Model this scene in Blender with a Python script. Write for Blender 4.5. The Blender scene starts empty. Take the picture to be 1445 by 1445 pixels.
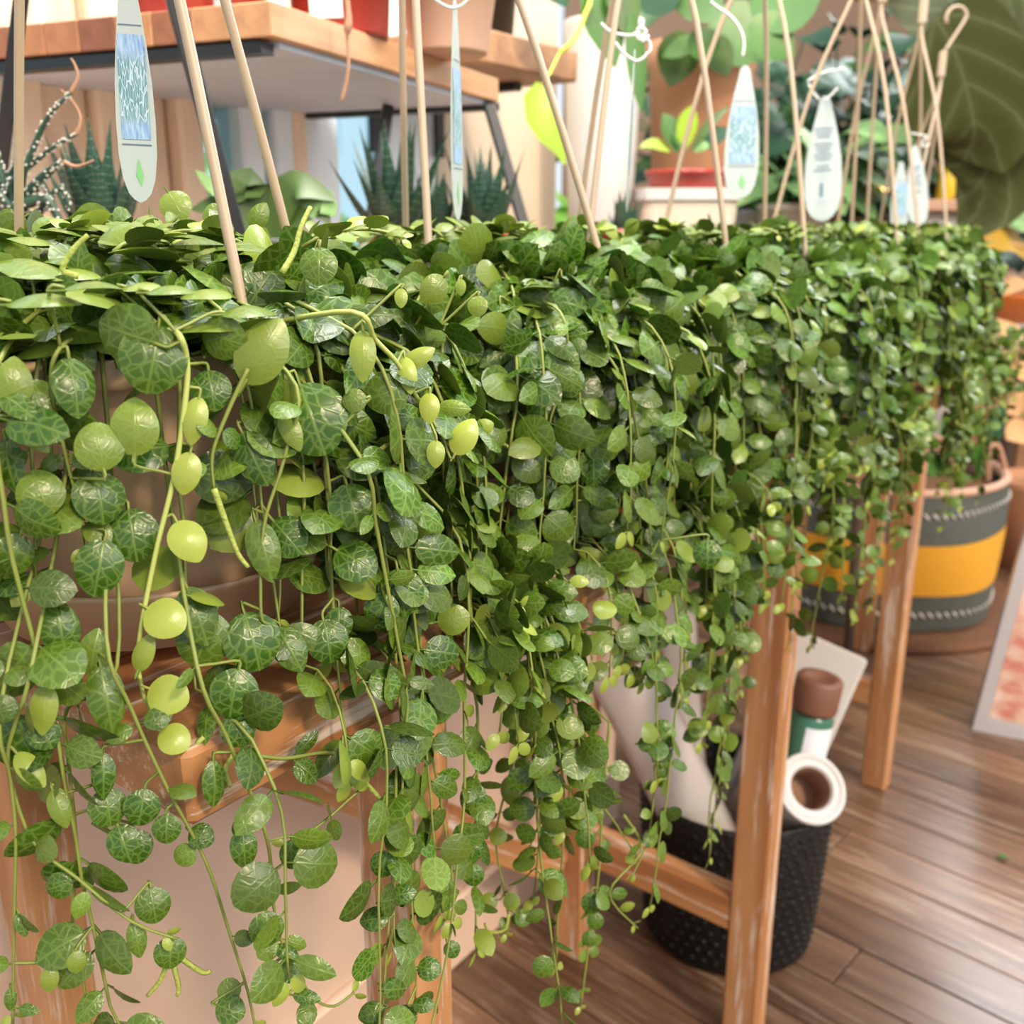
import bpy, bmesh, math, random
import numpy as np
from mathutils import Vector, Matrix, Euler

R = math.radians
rnd = random.Random(11)
sc = bpy.context.scene
COL = sc.collection

# ------------------------------------------------------------------ camera
F_PX, CAM_H, PITCH = 1400.0, 0.94, R(16)
cam_data = bpy.data.cameras.new('camera')
cam = bpy.data.objects.new('camera', cam_data)
COL.objects.link(cam)
cam.location = (0, 0, CAM_H)
cam.rotation_euler = (R(90) - PITCH, 0, 0)
cam_data.sensor_width = 36
cam_data.lens = 36 * F_PX / 1445
cam_data.clip_start = 0.02
cam_data.dof.use_dof = True
cam_data.dof.focus_distance = 0.47
cam_data.dof.aperture_fstop = 10.0
sc.camera = cam

# ------------------------------------------------------------------ light
world = bpy.data.worlds.new('world')
sc.world = world
world.use_nodes = True
bg = world.node_tree.nodes['Background']
bg.inputs['Color'].default_value = (0.86, 0.93, 1.0, 1)
bg.inputs['Strength'].default_value = 0.86

def sun(name, direction, strength, color, angle):
    l = bpy.data.lights.new(name, 'SUN')
    l.energy, l.color, l.angle = strength, color, R(angle)
    o = bpy.data.objects.new(name, l)
    o.rotation_euler = Vector(direction).to_track_quat('-Z', 'Y').to_euler()
    COL.objects.link(o)
    return o
def area(name, loc, target, size, power, color):
    l = bpy.data.lights.new(name, 'AREA')
    l.shape, l.size, l.size_y, l.energy, l.color = 'RECTANGLE', size[0], size[1], power, color
    o = bpy.data.objects.new(name, l)
    o.location = loc
    o.rotation_euler = (Vector(target) - Vector(loc)).to_track_quat('-Z', 'Y').to_euler()
    COL.objects.link(o)
    return o
sun('low_sun', (-0.42, 0.62, -0.62), 2.0, (1.0, 0.80, 0.56), 7)
area('shop_window_light', (2.3, -1.2, 2.3), (0.1, 0.8, 0.8), (1.6, 1.4), 45, (1.0, 0.95, 0.88))
area('skylight', (2.4, 4.0, 2.4), (0.66, 1.1, 0.0), (1.7, 1.1), 75, (0.95, 0.97, 1.0))
area('overhead_softbox', (0.5, 1.2, 2.5), (0.45, 1.15, 0.0), (1.6, 1.6), 30, (0.90, 0.95, 1.0))  # added softbox overhead, gives the leaf tops their cool highlights
area('window_frame_fill', (-0.1, 0.75, 2.3), (-0.45, 1.6, 1.1), (0.6, 0.6), 30, (1.0, 0.95, 0.87))  # added fill light, aimed at the window frames to brighten them

sc.view_settings.view_transform = 'Standard'
sc.view_settings.look = 'None'
sc.view_settings.exposure = 0.27
sc.view_settings.gamma = 1
sc.view_settings.use_curve_mapping = False

# ------------------------------------------------------------------ placing helpers
CP, SP = math.cos(PITCH), math.sin(PITCH)
CAM = Vector((0, 0, CAM_H))
def ray(px, py):
    a, b = (px - 722.5) / F_PX, (722.5 - py) / F_PX
    return Vector((a, CP + b * SP, -SP + b * CP))
def at(px, py, D):                       # the point seen at a pixel whose distance into the room (y) is D
    r = ray(px, py)
    return CAM + r * (D / r.y)
def on_floor(px, py, z=0.0):
    r = ray(px, py)
    return CAM + r * ((z - CAM_H) / r.z)
def project(p):
    d = np.asarray(p) - np.array([0, 0, CAM_H])
    zc = d[..., 1] * CP - d[..., 2] * SP
    yc = d[..., 1] * SP + d[..., 2] * CP
    return 722.5 + F_PX * d[..., 0] / zc, 722.5 - F_PX * yc / zc, zc

ANG = R(36)                              # the bench and the window wall run away to the right
E1 = Vector((math.sin(ANG), math.cos(ANG), 0))
E2 = Vector((-math.cos(ANG), math.sin(ANG), 0))
CORNER = Vector((-0.135, 0.367, 0))
def W(u, v, z=0.0):
    return CORNER + E1 * u + E2 * v + Vector((0, 0, z))
ROW = Matrix((E1, E2, Vector((0, 0, 1)))).transposed()      # columns: along the row, towards the wall, up
if ROW.determinant() < 0:
    pass

# ------------------------------------------------------------------ materials
def new_mat(name):
    m = bpy.data.materials.new(name)
    m.use_nodes = True
    nt = m.node_tree
    return m, nt, nt.nodes, nt.links, nt.nodes['Principled BSDF']
def mat(name, col, rough=0.5, var=0.12, scale=40, bump=0.0, metal=0.0, spec=0.5, trans=0.0, stretch=(1, 1, 1)):
    m, nt, N, L, b = new_mat(name)
    tc = N.new('ShaderNodeTexCoord'); mp = N.new('ShaderNodeMapping'); no = N.new('ShaderNodeTexNoise')
    mp.inputs['Scale'].default_value = stretch
    L.new(tc.outputs['Object'], mp.inputs[0]); L.new(mp.outputs[0], no.inputs['Vector'])
    no.inputs['Scale'].default_value = scale; no.inputs['Detail'].default_value = 4
    mx = N.new('ShaderNodeMix'); mx.data_type = 'RGBA'
    mx.inputs[6].default_value = tuple(c * (1 - var) for c in col) + (1,)
    mx.inputs[7].default_value = tuple(min(1, c * (1 + var)) for c in col) + (1,)
    L.new(no.outputs['Fac'], mx.inputs[0]); L.new(mx.outputs[2], b.inputs['Base Color'])
    b.inputs['Roughness'].default_value = rough; b.inputs['Metallic'].default_value = metal
    b.inputs['Specular IOR Level'].default_value = spec
    if bump:
        bp = N.new('ShaderNodeBump'); bp.inputs['Strength'].default_value = bump; bp.inputs['Distance'].default_value = 0.002
        L.new(no.outputs['Fac'], bp.inputs['Height']); L.new(bp.outputs[0], b.inputs['Normal'])
    if trans:
        t = N.new('ShaderNodeBsdfTranslucent'); L.new(mx.outputs[2], t.inputs[0])
        ms = N.new('ShaderNodeMixShader'); ms.inputs[0].default_value = trans
        L.new(b.outputs[0], ms.inputs[1]); L.new(t.outputs[0], ms.inputs[2])
        L.new(ms.outputs[0], N['Material Output'].inputs[0])
    return m
def ramp(N, stops):
    r = N.new('ShaderNodeValToRGB')
    e = r.color_ramp.elements
    while len(e) < len(stops): e.new(0.5)
    for k, (p, c) in enumerate(stops):
        e[k].position = p; e[k].color = tuple(c) + (1,) if len(c) == 3 else c
    return r
def wood(name, dark, light, white=None, axis='X', rough=0.45, per_object=0.0, scale=1.0):
    m, nt, N, L, b = new_mat(name)
    tc = N.new('ShaderNodeTexCoord'); mp = N.new('ShaderNodeMapping')
    s = {'X': (2.2, 34, 34), 'Y': (34, 2.2, 34), 'Z': (34, 34, 2.2)}[axis]
    mp.inputs['Scale'].default_value = tuple(k * scale for k in s)
    oi = N.new('ShaderNodeObjectInfo'); ad = N.new('ShaderNodeVectorMath'); ad.operation = 'ADD'
    L.new(tc.outputs['Object'], ad.inputs[0]); L.new(oi.outputs['Random'], ad.inputs[1])
    L.new(ad.outputs[0], mp.inputs[0])
    n1 = N.new('ShaderNodeTexNoise'); n1.inputs['Scale'].default_value = 1.0; n1.inputs['Detail'].default_value = 6; n1.inputs['Distortion'].default_value = 0.6
    L.new(mp.outputs[0], n1.inputs['Vector'])
    cr = ramp(N, [(0.32, dark), (0.68, light)]); L.new(n1.outputs['Fac'], cr.inputs[0])
    col = cr.outputs[0]
    if white:
        n2 = N.new('ShaderNodeTexNoise'); n2.inputs['Scale'].default_value = 2.6; n2.inputs['Detail'].default_value = 5; n2.inputs['Roughness'].default_value = 0.7
        L.new(mp.outputs[0], n2.inputs['Vector'])
        wr = ramp(N, [(0.54, (0, 0, 0)), (0.64, (0.9, 0.9, 0.9))]); L.new(n2.outputs['Fac'], wr.inputs[0])
        mx = N.new('ShaderNodeMix'); mx.data_type = 'RGBA'
        L.new(wr.outputs[0], mx.inputs[0]); L.new(col, mx.inputs[6]); mx.inputs[7].default_value = tuple(white) + (1,)
        col = mx.outputs[2]
    if per_object:
        hs = N.new('ShaderNodeHueSaturation'); mr = N.new('ShaderNodeMapRange')
        mr.inputs[3].default_value = 1 - per_object; mr.inputs[4].default_value = 1 + per_object
        L.new(oi.outputs['Random'], mr.inputs[0]); L.new(mr.outputs[0], hs.inputs['Value']); L.new(col, hs.inputs['Color'])
        col = hs.outputs[0]
    L.new(col, b.inputs['Base Color']); b.inputs['Roughness'].default_value = rough
    bp = N.new('ShaderNodeBump'); bp.inputs['Strength'].default_value = 0.35; bp.inputs['Distance'].default_value = 0.001
    L.new(n1.outputs['Fac'], bp.inputs['Height']); L.new(bp.outputs[0], b.inputs['Normal'])
    return m

LEAF_COLS = {'top': ((0.026, 0.074, 0.010), (0.082, 0.172, 0.022), (0.24, 0.355, 0.090), (0.42, 0.475, 0.115)),
             'under': ((0.048, 0.115, 0.022), (0.100, 0.19, 0.040), (0.20, 0.30, 0.08), (0.44, 0.49, 0.15))}
def leaf_mat(name, side, from_attr):
    dark, mid, vein, lime = LEAF_COLS[side]
    m, nt, N, L, b = new_mat(name)
    if from_attr:
        src = N.new('ShaderNodeAttribute'); src.attribute_name = 'tint'; c = src.outputs['Color']
    else:
        src = N.new('ShaderNodeObjectInfo'); c = src.outputs['Color']
    sep = N.new('ShaderNodeSeparateColor'); L.new(c, sep.inputs[0])
    age, bright, seed = sep.outputs[0], sep.outputs[1], sep.outputs[2]
    uv = N.new('ShaderNodeUVMap'); uv.uv_map = 'UVMap'
    off = N.new('ShaderNodeMath'); off.operation = 'MULTIPLY'; off.inputs[1].default_value = 41.0
    L.new(seed, off.inputs[0])
    av = N.new('ShaderNodeVectorMath'); av.operation = 'ADD'
    L.new(uv.outputs[0], av.inputs[0]); L.new(off.outputs[0], av.inputs[1])
    vo = N.new('ShaderNodeTexVoronoi'); vo.feature = 'DISTANCE_TO_EDGE'; vo.voronoi_dimensions = '2D'
    vo.inputs['Scale'].default_value = 4.4
    wn = N.new('ShaderNodeTexNoise'); wn.inputs['Scale'].default_value = 4.0; wn.inputs['Detail'].default_value = 2; L.new(av.outputs[0], wn.inputs['Vector'])
    ws = N.new('ShaderNodeVectorMath'); ws.operation = 'SCALE'; ws.inputs['Scale'].default_value = 0.22; L.new(wn.outputs['Color'], ws.inputs[0])
    wa = N.new('ShaderNodeVectorMath'); wa.operation = 'ADD'; L.new(av.outputs[0], wa.inputs[0]); L.new(ws.outputs[0], wa.inputs[1])
    L.new(wa.outputs[0], vo.inputs['Vector'])
    vr = N.new('ShaderNodeMapRange'); vr.inputs[1].default_value = 0.0; vr.inputs[2].default_value = 0.17
    vr.inputs[3].default_value = 0.62; vr.inputs[4].default_value = 0.0
    L.new(vo.outputs['Distance'], vr.inputs[0])
    sx = N.new('ShaderNodeSeparateXYZ'); L.new(uv.outputs[0], sx.inputs[0])
    ab = N.new('ShaderNodeMath'); ab.operation = 'ABSOLUTE'; L.new(sx.outputs[0], ab.inputs[0])
    mrb = N.new('ShaderNodeMapRange'); mrb.inputs[1].default_value = 0.008; mrb.inputs[2].default_value = 0.035
    mrb.inputs[3].default_value = 0.75; mrb.inputs[4].default_value = 0.0; L.new(ab.outputs[0], mrb.inputs[0])
    # side veins that rise from the midrib
    sv = N.new('ShaderNodeMath'); sv.operation = 'MULTIPLY_ADD'; sv.inputs[1].default_value = -0.75
    L.new(ab.outputs[0], sv.inputs[0]); L.new(sx.outputs[1], sv.inputs[2])
    pp = N.new('ShaderNodeMath'); pp.operation = 'PINGPONG'; pp.inputs[1].default_value = 0.13; L.new(sv.outputs[0], pp.inputs[0])
    svr = N.new('ShaderNodeMapRange'); svr.inputs[1].default_value = 0.01; svr.inputs[2].default_value = 0.035
    svr.inputs[3].default_value = 0.4; svr.inputs[4].default_value = 0.0; L.new(pp.outputs[0], svr.inputs[0])
    m1 = N.new('ShaderNodeMath'); m1.operation = 'MAXIMUM'; L.new(vr.outputs[0], m1.inputs[0]); L.new(mrb.outputs[0], m1.inputs[1])
    m2 = N.new('ShaderNodeMath'); m2.operation = 'MAXIMUM'; L.new(m1.outputs[0], m2.inputs[0]); L.new(svr.outputs[0], m2.inputs[1])
    no = N.new('ShaderNodeTexNoise'); no.inputs['Scale'].default_value = 3.5; no.inputs['Detail'].default_value = 3; L.new(av.outputs[0], no.inputs['Vector'])
    base = N.new('ShaderNodeMix'); base.data_type = 'RGBA'
    base.inputs[6].default_value = dark + (1,); base.inputs[7].default_value = mid + (1,)
    L.new(no.outputs['Fac'], base.inputs[0])
    fade = N.new('ShaderNodeMath'); fade.operation = 'MULTIPLY_ADD'; fade.inputs[1].default_value = -0.85; fade.inputs[2].default_value = 0.92
    L.new(age, fade.inputs[0])
    vs = N.new('ShaderNodeMath'); vs.operation = 'MULTIPLY'; L.new(m2.outputs[0], vs.inputs[0]); L.new(fade.outputs[0], vs.inputs[1])
    young = N.new('ShaderNodeMix'); young.data_type = 'RGBA'; L.new(age, young.inputs[0])
    L.new(base.outputs[2], young.inputs[6]); young.inputs[7].default_value = lime + (1,)
    vc = N.new('ShaderNodeMix'); vc.data_type = 'RGBA'; L.new(vs.outputs[0], vc.inputs[0])
    L.new(young.outputs[2], vc.inputs[6]); vc.inputs[7].default_value = vein + (1,)
    br = N.new('ShaderNodeMath'); br.operation = 'MULTIPLY_ADD'; br.inputs[1].default_value = 0.9; br.inputs[2].default_value = 0.52
    L.new(bright, br.inputs[0])
    hs = N.new('ShaderNodeHueSaturation'); hs.inputs['Saturation'].default_value = 1.12; L.new(vc.outputs[2], hs.inputs['Color']); L.new(br.outputs[0], hs.inputs['Value'])
    L.new(hs.outputs[0], b.inputs['Base Color'])
    b.inputs['Roughness'].default_value = 0.30 if side == 'top' else 0.45
    b.inputs['Specular IOR Level'].default_value = 0.62 if side == 'top' else 0.3
    bp = N.new('ShaderNodeBump'); bp.inputs['Strength'].default_value = 0.3; bp.inputs['Distance'].default_value = 0.0007; bp.invert = True
    L.new(vs.outputs[0], bp.inputs['Height']); L.new(bp.outputs[0], b.inputs['Normal'])
    t = N.new('ShaderNodeBsdfTranslucent'); L.new(hs.outputs[0], t.inputs[0])
    ms = N.new('ShaderNodeMixShader'); ms.inputs[0].default_value = 0.3
    L.new(b.outputs[0], ms.inputs[1]); L.new(t.outputs[0], ms.inputs[2]); L.new(ms.outputs[0], N['Material Output'].inputs[0])
    return m
LEAF_OBJ = [leaf_mat('leaf_top', 'top', False), leaf_mat('leaf_underside', 'under', False)]
LEAF_ATT = [leaf_mat('leaf_top_joined', 'top', True), leaf_mat('leaf_underside_joined', 'under', True)]

M = dict(
    stem=mat('vine_stem', (0.23, 0.27, 0.05), 0.5, 0.25, 60),
    stem_pale=mat('pale_stem', (0.50, 0.56, 0.14), 0.5, 0.15, 60),
    spike=mat('flower_spike', (0.40, 0.46, 0.09), 0.6, 0.35, 400, bump=0.6),
    pot=mat('tan_plastic', (0.72, 0.50, 0.31), 0.4, 0.08, 20),
    rod=mat('hanger_plastic', (0.46, 0.335, 0.225), 0.38, 0.08, 30),
    soil=mat('soil', (0.05, 0.03, 0.018), 0.95, 0.6, 150, bump=1.0),
    bench=wood('bench_wood', (0.33, 0.13, 0.045), (0.56, 0.27, 0.105), (0.72, 0.60, 0.50), 'X', 0.42),
    bench_v=wood('leg_wood', (0.36, 0.15, 0.055), (0.58, 0.29, 0.125), (0.70, 0.55, 0.44), 'Z', 0.42),
    floor=wood('floor_wood', (0.085, 0.042, 0.022), (0.22, 0.125, 0.075), (0.27, 0.19, 0.13), 'Y', 0.26, 0.3),
    gap=mat('floor_gap', (0.05, 0.025, 0.014), 0.8),
    panel=mat('pinkish_paint', (0.66, 0.47, 0.35), 0.6, 0.05, 6),
    frame=wood('pale_frame_wood', (0.68, 0.50, 0.35), (0.82, 0.65, 0.48), None, 'Z', 0.5),
    wall=mat('cream_wall', (0.60, 0.48, 0.35), 0.8, 0.05, 5),
    far=mat('far_wall_paint', (0.25, 0.16, 0.11), 0.8, 0.25, 3),
    white_frame=mat('white_frame_paint', (0.72, 0.80, 0.86), 0.5, 0.06, 8),
    black=mat('black_metal', (0.012, 0.012, 0.014), 0.4, 0.2, 60),
    under=mat('grey_paint', (0.48, 0.52, 0.62), 0.6, 0.18, 8, stretch=(1, 6, 1)),
    red=mat('red_plastic', (0.32, 0.035, 0.02), 0.3, 0.1, 20),
    terra=mat('terracotta', (0.56, 0.27, 0.14), 0.75, 0.12, 18),
    pinkterra=mat('pale_terracotta', (0.60, 0.36, 0.25), 0.6, 0.08, 14),
    white=mat('white_ceramic', (0.56, 0.53, 0.49), 0.4, 0.04, 10),
    cream=mat('cream_ceramic', (0.62, 0.52, 0.40), 0.55, 0.06, 12),
    tag=mat('tag_plastic', (0.60, 0.66, 0.64), 0.35, 0.03, 10, trans=0.25),
    print_blue=None, label=mat('white_label', (0.80, 0.82, 0.85), 0.4, 0.03),
    line=mat('print_ink', (0.10, 0.16, 0.26), 0.6), green_ink=mat('green_ink', (0.22, 0.55, 0.20), 0.6),
    string=mat('white_string', (0.82, 0.80, 0.76), 0.7),
    haw=None, hawl=mat('aloe_leaf', (0.022, 0.058, 0.032), 0.38, 0.4, 30),
    bump=mat('white_tubercle', (0.62, 0.58, 0.50), 0.6),
    dry=mat('dried_leaf', (0.42, 0.22, 0.13), 0.7, 0.3, 60),
    broad=mat('broad_leaf', (0.09, 0.16, 0.035), 0.35, 0.6, 18, trans=0.25),
    lime=mat('lime_leaf', (0.38, 0.55, 0.03), 0.35, 0.3, 20, trans=0.3),
    midgreen=mat('mid_leaf', (0.065, 0.18, 0.022), 0.35, 0.35, 14, trans=0.25),
    vari=mat('variegated_leaf', (0.24, 0.42, 0.14), 0.45, 0.7, 26, spec=0.25, trans=0.2),
    dkleaf=mat('dark_leaf', (0.030, 0.085, 0.042), 0.5, 0.4, 14, spec=0.2, trans=0.1),
    olive=None, trunk=mat('bark', (0.06, 0.032, 0.022), 0.85, 0.3, 50, bump=0.5),
    yellow=mat('yellow_leaf', (0.66, 0.42, 0.045), 0.45, 0.3, 9, trans=0.35),
    peach=mat('peach_leaf', (0.86, 0.50, 0.22), 0.5, 0.25, 9, trans=0.35),
    orange=mat('orange_glaze', (0.80, 0.22, 0.045), 0.35, 0.08), greyband=mat('grey_glaze', (0.36, 0.38, 0.41), 0.4),
    basket=None, sheet=mat('white_plastic_sheet', (0.66, 0.60, 0.56), 0.3, 0.05, 8, trans=0.25),
    netgrey=mat('net_print', (0.20, 0.20, 0.22), 0.6), roll=mat('white_roll', (0.74, 0.70, 0.68), 0.35, 0.04, trans=0.2),
    cork=mat('brown_cap', (0.20, 0.085, 0.05), 0.5, 0.2), bottle=mat('bottle_glass', (0.05, 0.16, 0.10), 0.2), cardboard=mat('cardboard', (0.27, 0.14, 0.085), 0.8, 0.3, 40),
    bag=mat('bag_fabric', (0.085, 0.095, 0.08), 0.85, 0.25, 120, bump=0.4), bagy=mat('bag_yellow', (0.68, 0.33, 0.02), 0.8, 0.12, 120, bump=0.3),
    jute=mat('jute', (0.17, 0.075, 0.035), 0.9, 0.4, 80, bump=0.8), pinkbox=mat('pink_card', (0.75, 0.38, 0.50), 0.6),
    film=mat('clear_film', (0.72, 0.66, 0.66), 0.25, 0.04, trans=0.3), poster=None,
    yel=mat('yellow_plastic', (0.72, 0.50, 0.02), 0.35), navy=mat('navy_plastic', (0.03, 0.04, 0.08), 0.4),
    bush=mat('street_bush_leaf', (0.30, 0.62, 0.10), 0.5, 0.4, 3, trans=0.3), street=mat('pale_render', (0.70, 0.86, 0.95), 0.8, 0.06, 2),
    teal=mat('teal_paint', (0.25, 0.72, 0.72), 0.7, 0.1, 2), pave=mat('paving', (0.55, 0.53, 0.50), 0.9, 0.1, 4),
    blackpot=mat('black_pot', (0.012, 0.011, 0.010), 0.45, 0.2, 30), vine_y=mat('yellow_vine', (0.60, 0.62, 0.08), 0.45, 0.1),
    tray=wood('tray_wood', (0.26, 0.12, 0.055), (0.46, 0.25, 0.12), None, 'X', 0.55),
)
def blocks_mat():
    m, nt, N, L, b = new_mat('butcher_block')
    oi = N.new('ShaderNodeObjectInfo')
    cr = ramp(N, [(0.0, (0.20, 0.065, 0.035)), (0.35, (0.36, 0.14, 0.065)), (0.65, (0.48, 0.21, 0.085)), (1.0, (0.60, 0.31, 0.15))])
    L.new(oi.outputs['Alpha'], cr.inputs[0])
    tc = N.new('ShaderNodeTexCoord'); mp = N.new('ShaderNodeMapping'); mp.inputs['Scale'].default_value = (8, 60, 60)
    L.new(tc.outputs['Object'], mp.inputs[0])
    no = N.new('ShaderNodeTexNoise'); no.inputs['Scale'].default_value = 1.2; no.inputs['Detail'].default_value = 5; L.new(mp.outputs[0], no.inputs['Vector'])
    mx = N.new('ShaderNodeMix'); mx.data_type = 'RGBA'; mx.blend_type = 'MULTIPLY'; mx.inputs[0].default_value = 0.5
    L.new(cr.outputs[0], mx.inputs[6])
    r2 = ramp(N, [(0.3, (0.5, 0.45, 0.4)), (0.6, (1, 1, 1))]); L.new(no.outputs['Fac'], r2.inputs[0]); L.new(r2.outputs[0], mx.inputs[7])
    L.new(mx.outputs[2], b.inputs['Base Color']); b.inputs['Roughness'].default_value = 0.4
    return m
M['block'] = blocks_mat()
def banded_mat():                        # dark leaf with thin pale cross bands
    m, nt, N, L, b = new_mat('banded_leaf')
    uv = N.new('ShaderNodeUVMap'); sx = N.new('ShaderNodeSeparateXYZ'); L.new(uv.outputs[0], sx.inputs[0])
    pp = N.new('ShaderNodeMath'); pp.operation = 'PINGPONG'; pp.inputs[1].default_value = 0.035; L.new(sx.outputs[1], pp.inputs[0])
    no = N.new('ShaderNodeTexNoise'); no.inputs['Scale'].default_value = 20; L.new(uv.outputs[0], no.inputs['Vector'])
    ad = N.new('ShaderNodeMath'); ad.operation = 'MULTIPLY_ADD'; ad.inputs[1].default_value = 0.03; L.new(no.outputs['Fac'], ad.inputs[0]); L.new(pp.outputs[0], ad.inputs[2])
    cr = ramp(N, [(0.012, (0.17, 0.24, 0.20)), (0.022, (0.018, 0.055, 0.032)), (0.06, (0.03, 0.085, 0.045))]); L.new(ad.outputs[0], cr.inputs[0])
    L.new(cr.outputs[0], b.inputs['Base Color']); b.inputs['Roughness'].default_value = 0.4
    return m
M['haw'] = banded_mat()
def picture_mat():                       # printed picture of a plant on the blue field of a tag
    m, nt, N, L, b = new_mat('tag_picture')
    uv = N.new('ShaderNodeUVMap')
    n1 = N.new('ShaderNodeTexNoise'); n1.inputs['Scale'].default_value = 5; n1.inputs['Detail'].default_value = 4
    mp = N.new('ShaderNodeMapping'); mp.inputs['Scale'].default_value = (2.5, 1, 1); L.new(uv.outputs[0], mp.inputs[0]); L.new(mp.outputs[0], n1.inputs['Vector'])
    vo = N.new('ShaderNodeTexVoronoi'); vo.feature = 'DISTANCE_TO_EDGE'; vo.inputs['Scale'].default_value = 7; L.new(mp.outputs[0], vo.inputs['Vector'])
    sx = N.new('ShaderNodeSeparateXYZ'); L.new(uv.outputs[0], sx.inputs[0])
    cr = ramp(N, [(0.30, (0.13, 0.27, 0.55)), (0.55, (0.36, 0.52, 0.72)), (0.75, (0.52, 0.62, 0.74))]); L.new(n1.outputs['Fac'], cr.inputs[0])
    lr = ramp(N, [(0.02, (0.62, 0.74, 0.80)), (0.10, (0.09, 0.24, 0.24)), (0.4, (0.16, 0.34, 0.36))]); L.new(vo.outputs['Distance'], lr.inputs[0])
    band = ramp(N, [(0.12, (0, 0, 0)), (0.22, (0.85,) * 3), (0.72, (0.85,) * 3), (0.85, (0, 0, 0))]); L.new(sx.outputs[1], band.inputs[0])
    mx = N.new('ShaderNodeMix'); mx.data_type = 'RGBA'
    L.new(band.outputs[0], mx.inputs[0]); L.new(cr.outputs[0], mx.inputs[6]); L.new(lr.outputs[0], mx.inputs[7])
    L.new(mx.outputs[2], b.inputs['Base Color']); b.inputs['Roughness'].default_value = 0.4
    return m
M['print_blue'] = picture_mat()
def fig_mat():
    m, nt, N, L, b = new_mat('fig_leaf')
    uv = N.new('ShaderNodeUVMap'); sx = N.new('ShaderNodeSeparateXYZ'); L.new(uv.outputs[0], sx.inputs[0])
    ab = N.new('ShaderNodeMath'); ab.operation = 'ABSOLUTE'; L.new(sx.outputs[0], ab.inputs[0])
    sv = N.new('ShaderNodeMath'); sv.operation = 'MULTIPLY_ADD'; sv.inputs[1].default_value = -0.8; L.new(ab.outputs[0], sv.inputs[0]); L.new(sx.outputs[1], sv.inputs[2])
    pp = N.new('ShaderNodeMath'); pp.operation = 'PINGPONG'; pp.inputs[1].default_value = 0.11; L.new(sv.outputs[0], pp.inputs[0])
    mn = N.new('ShaderNodeMath'); mn.operation = 'MINIMUM'; L.new(pp.outputs[0], mn.inputs[0]); L.new(ab.outputs[0], mn.inputs[1])
    cr = ramp(N, [(0.002, (0.17, 0.19, 0.08)), (0.014, (0.10, 0.115, 0.032)), (0.07, (0.08, 0.092, 0.022))]); L.new(mn.outputs[0], cr.inputs[0])
    L.new(cr.outputs[0], b.inputs['Base Color']); b.inputs['Roughness'].default_value = 0.45
    t = N.new('ShaderNodeBsdfTranslucent'); L.new(cr.outputs[0], t.inputs[0])
    ms = N.new('ShaderNodeMixShader'); ms.inputs[0].default_value = 0.35
    L.new(b.outputs[0], ms.inputs[1]); L.new(t.outputs[0], ms.inputs[2]); L.new(ms.outputs[0], N['Material Output'].inputs[0])
    return m
M['olive'] = fig_mat()
def dotted_mat():
    m, nt, N, L, b = new_mat('knobbly_black')
    tc = N.new('ShaderNodeTexCoord'); vo = N.new('ShaderNodeTexVoronoi'); vo.inputs['Scale'].default_value = 120; L.new(tc.outputs['Object'], vo.inputs['Vector'])
    bp = N.new('ShaderNodeBump'); bp.inputs['Strength'].default_value = 0.8; bp.inputs['Distance'].default_value = 0.003; bp.invert = True
    L.new(vo.outputs['Distance'], bp.inputs['Height']); L.new(bp.outputs[0], b.inputs['Normal'])
    b.inputs['Base Color'].default_value = (0.010, 0.009, 0.009, 1); b.inputs['Roughness'].default_value = 0.55
    b.inputs['Specular IOR Level'].default_value = 0.3
    return m
M['basket'] = dotted_mat()
def poster_mat():
    m, nt, N, L, b = new_mat('pink_print')
    tc = N.new('ShaderNodeTexCoord'); mp = N.new('ShaderNodeMapping'); mp.inputs['Scale'].default_value = (14, 14, 26); L.new(tc.outputs['Object'], mp.inputs[0])
    no = N.new('ShaderNodeTexNoise'); no.inputs['Scale'].default_value = 1.0; no.inputs['Detail'].default_value = 4; L.new(mp.outputs[0], no.inputs['Vector'])
    cr = ramp(N, [(0.35, (0.62, 0.22, 0.16)), (0.48, (0.74, 0.46, 0.34)), (0.62, (0.80, 0.60, 0.50)), (0.75, (0.62, 0.36, 0.36))]); L.new(no.outputs['Fac'], cr.inputs[0])
    L.new(cr.outputs[0], b.inputs['Base Color']); b.inputs['Roughness'].default_value = 0.45
    return m
M['poster'] = poster_mat()
def glass_mat():
    m, nt, N, L, b = new_mat('window_glass')
    N.remove(b)
    tr = N.new('ShaderNodeBsdfTransparent'); gl = N.new('ShaderNodeBsdfGlossy'); gl.inputs['Roughness'].default_value = 0.05
    tr.inputs[0].default_value = (0.78, 0.94, 0.98, 1)
    ms = N.new('ShaderNodeMixShader'); ms.inputs[0].default_value = 0.08
    L.new(tr.outputs[0], ms.inputs[1]); L.new(gl.outputs[0], ms.inputs[2]); L.new(ms.outputs[0], N['Material Output'].inputs[0])
    return m
M['glass'] = glass_mat()
def glow_mat():
    m, nt, N, L, b = new_mat('lamp_glow')
    b.inputs['Emission Color'].default_value = (1.0, 0.62, 0.22, 1); b.inputs['Emission Strength'].default_value = 3.0
    b.inputs['Base Color'].default_value = (0.9, 0.7, 0.4, 1)
    return m
M['glow'] = glow_mat()

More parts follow.
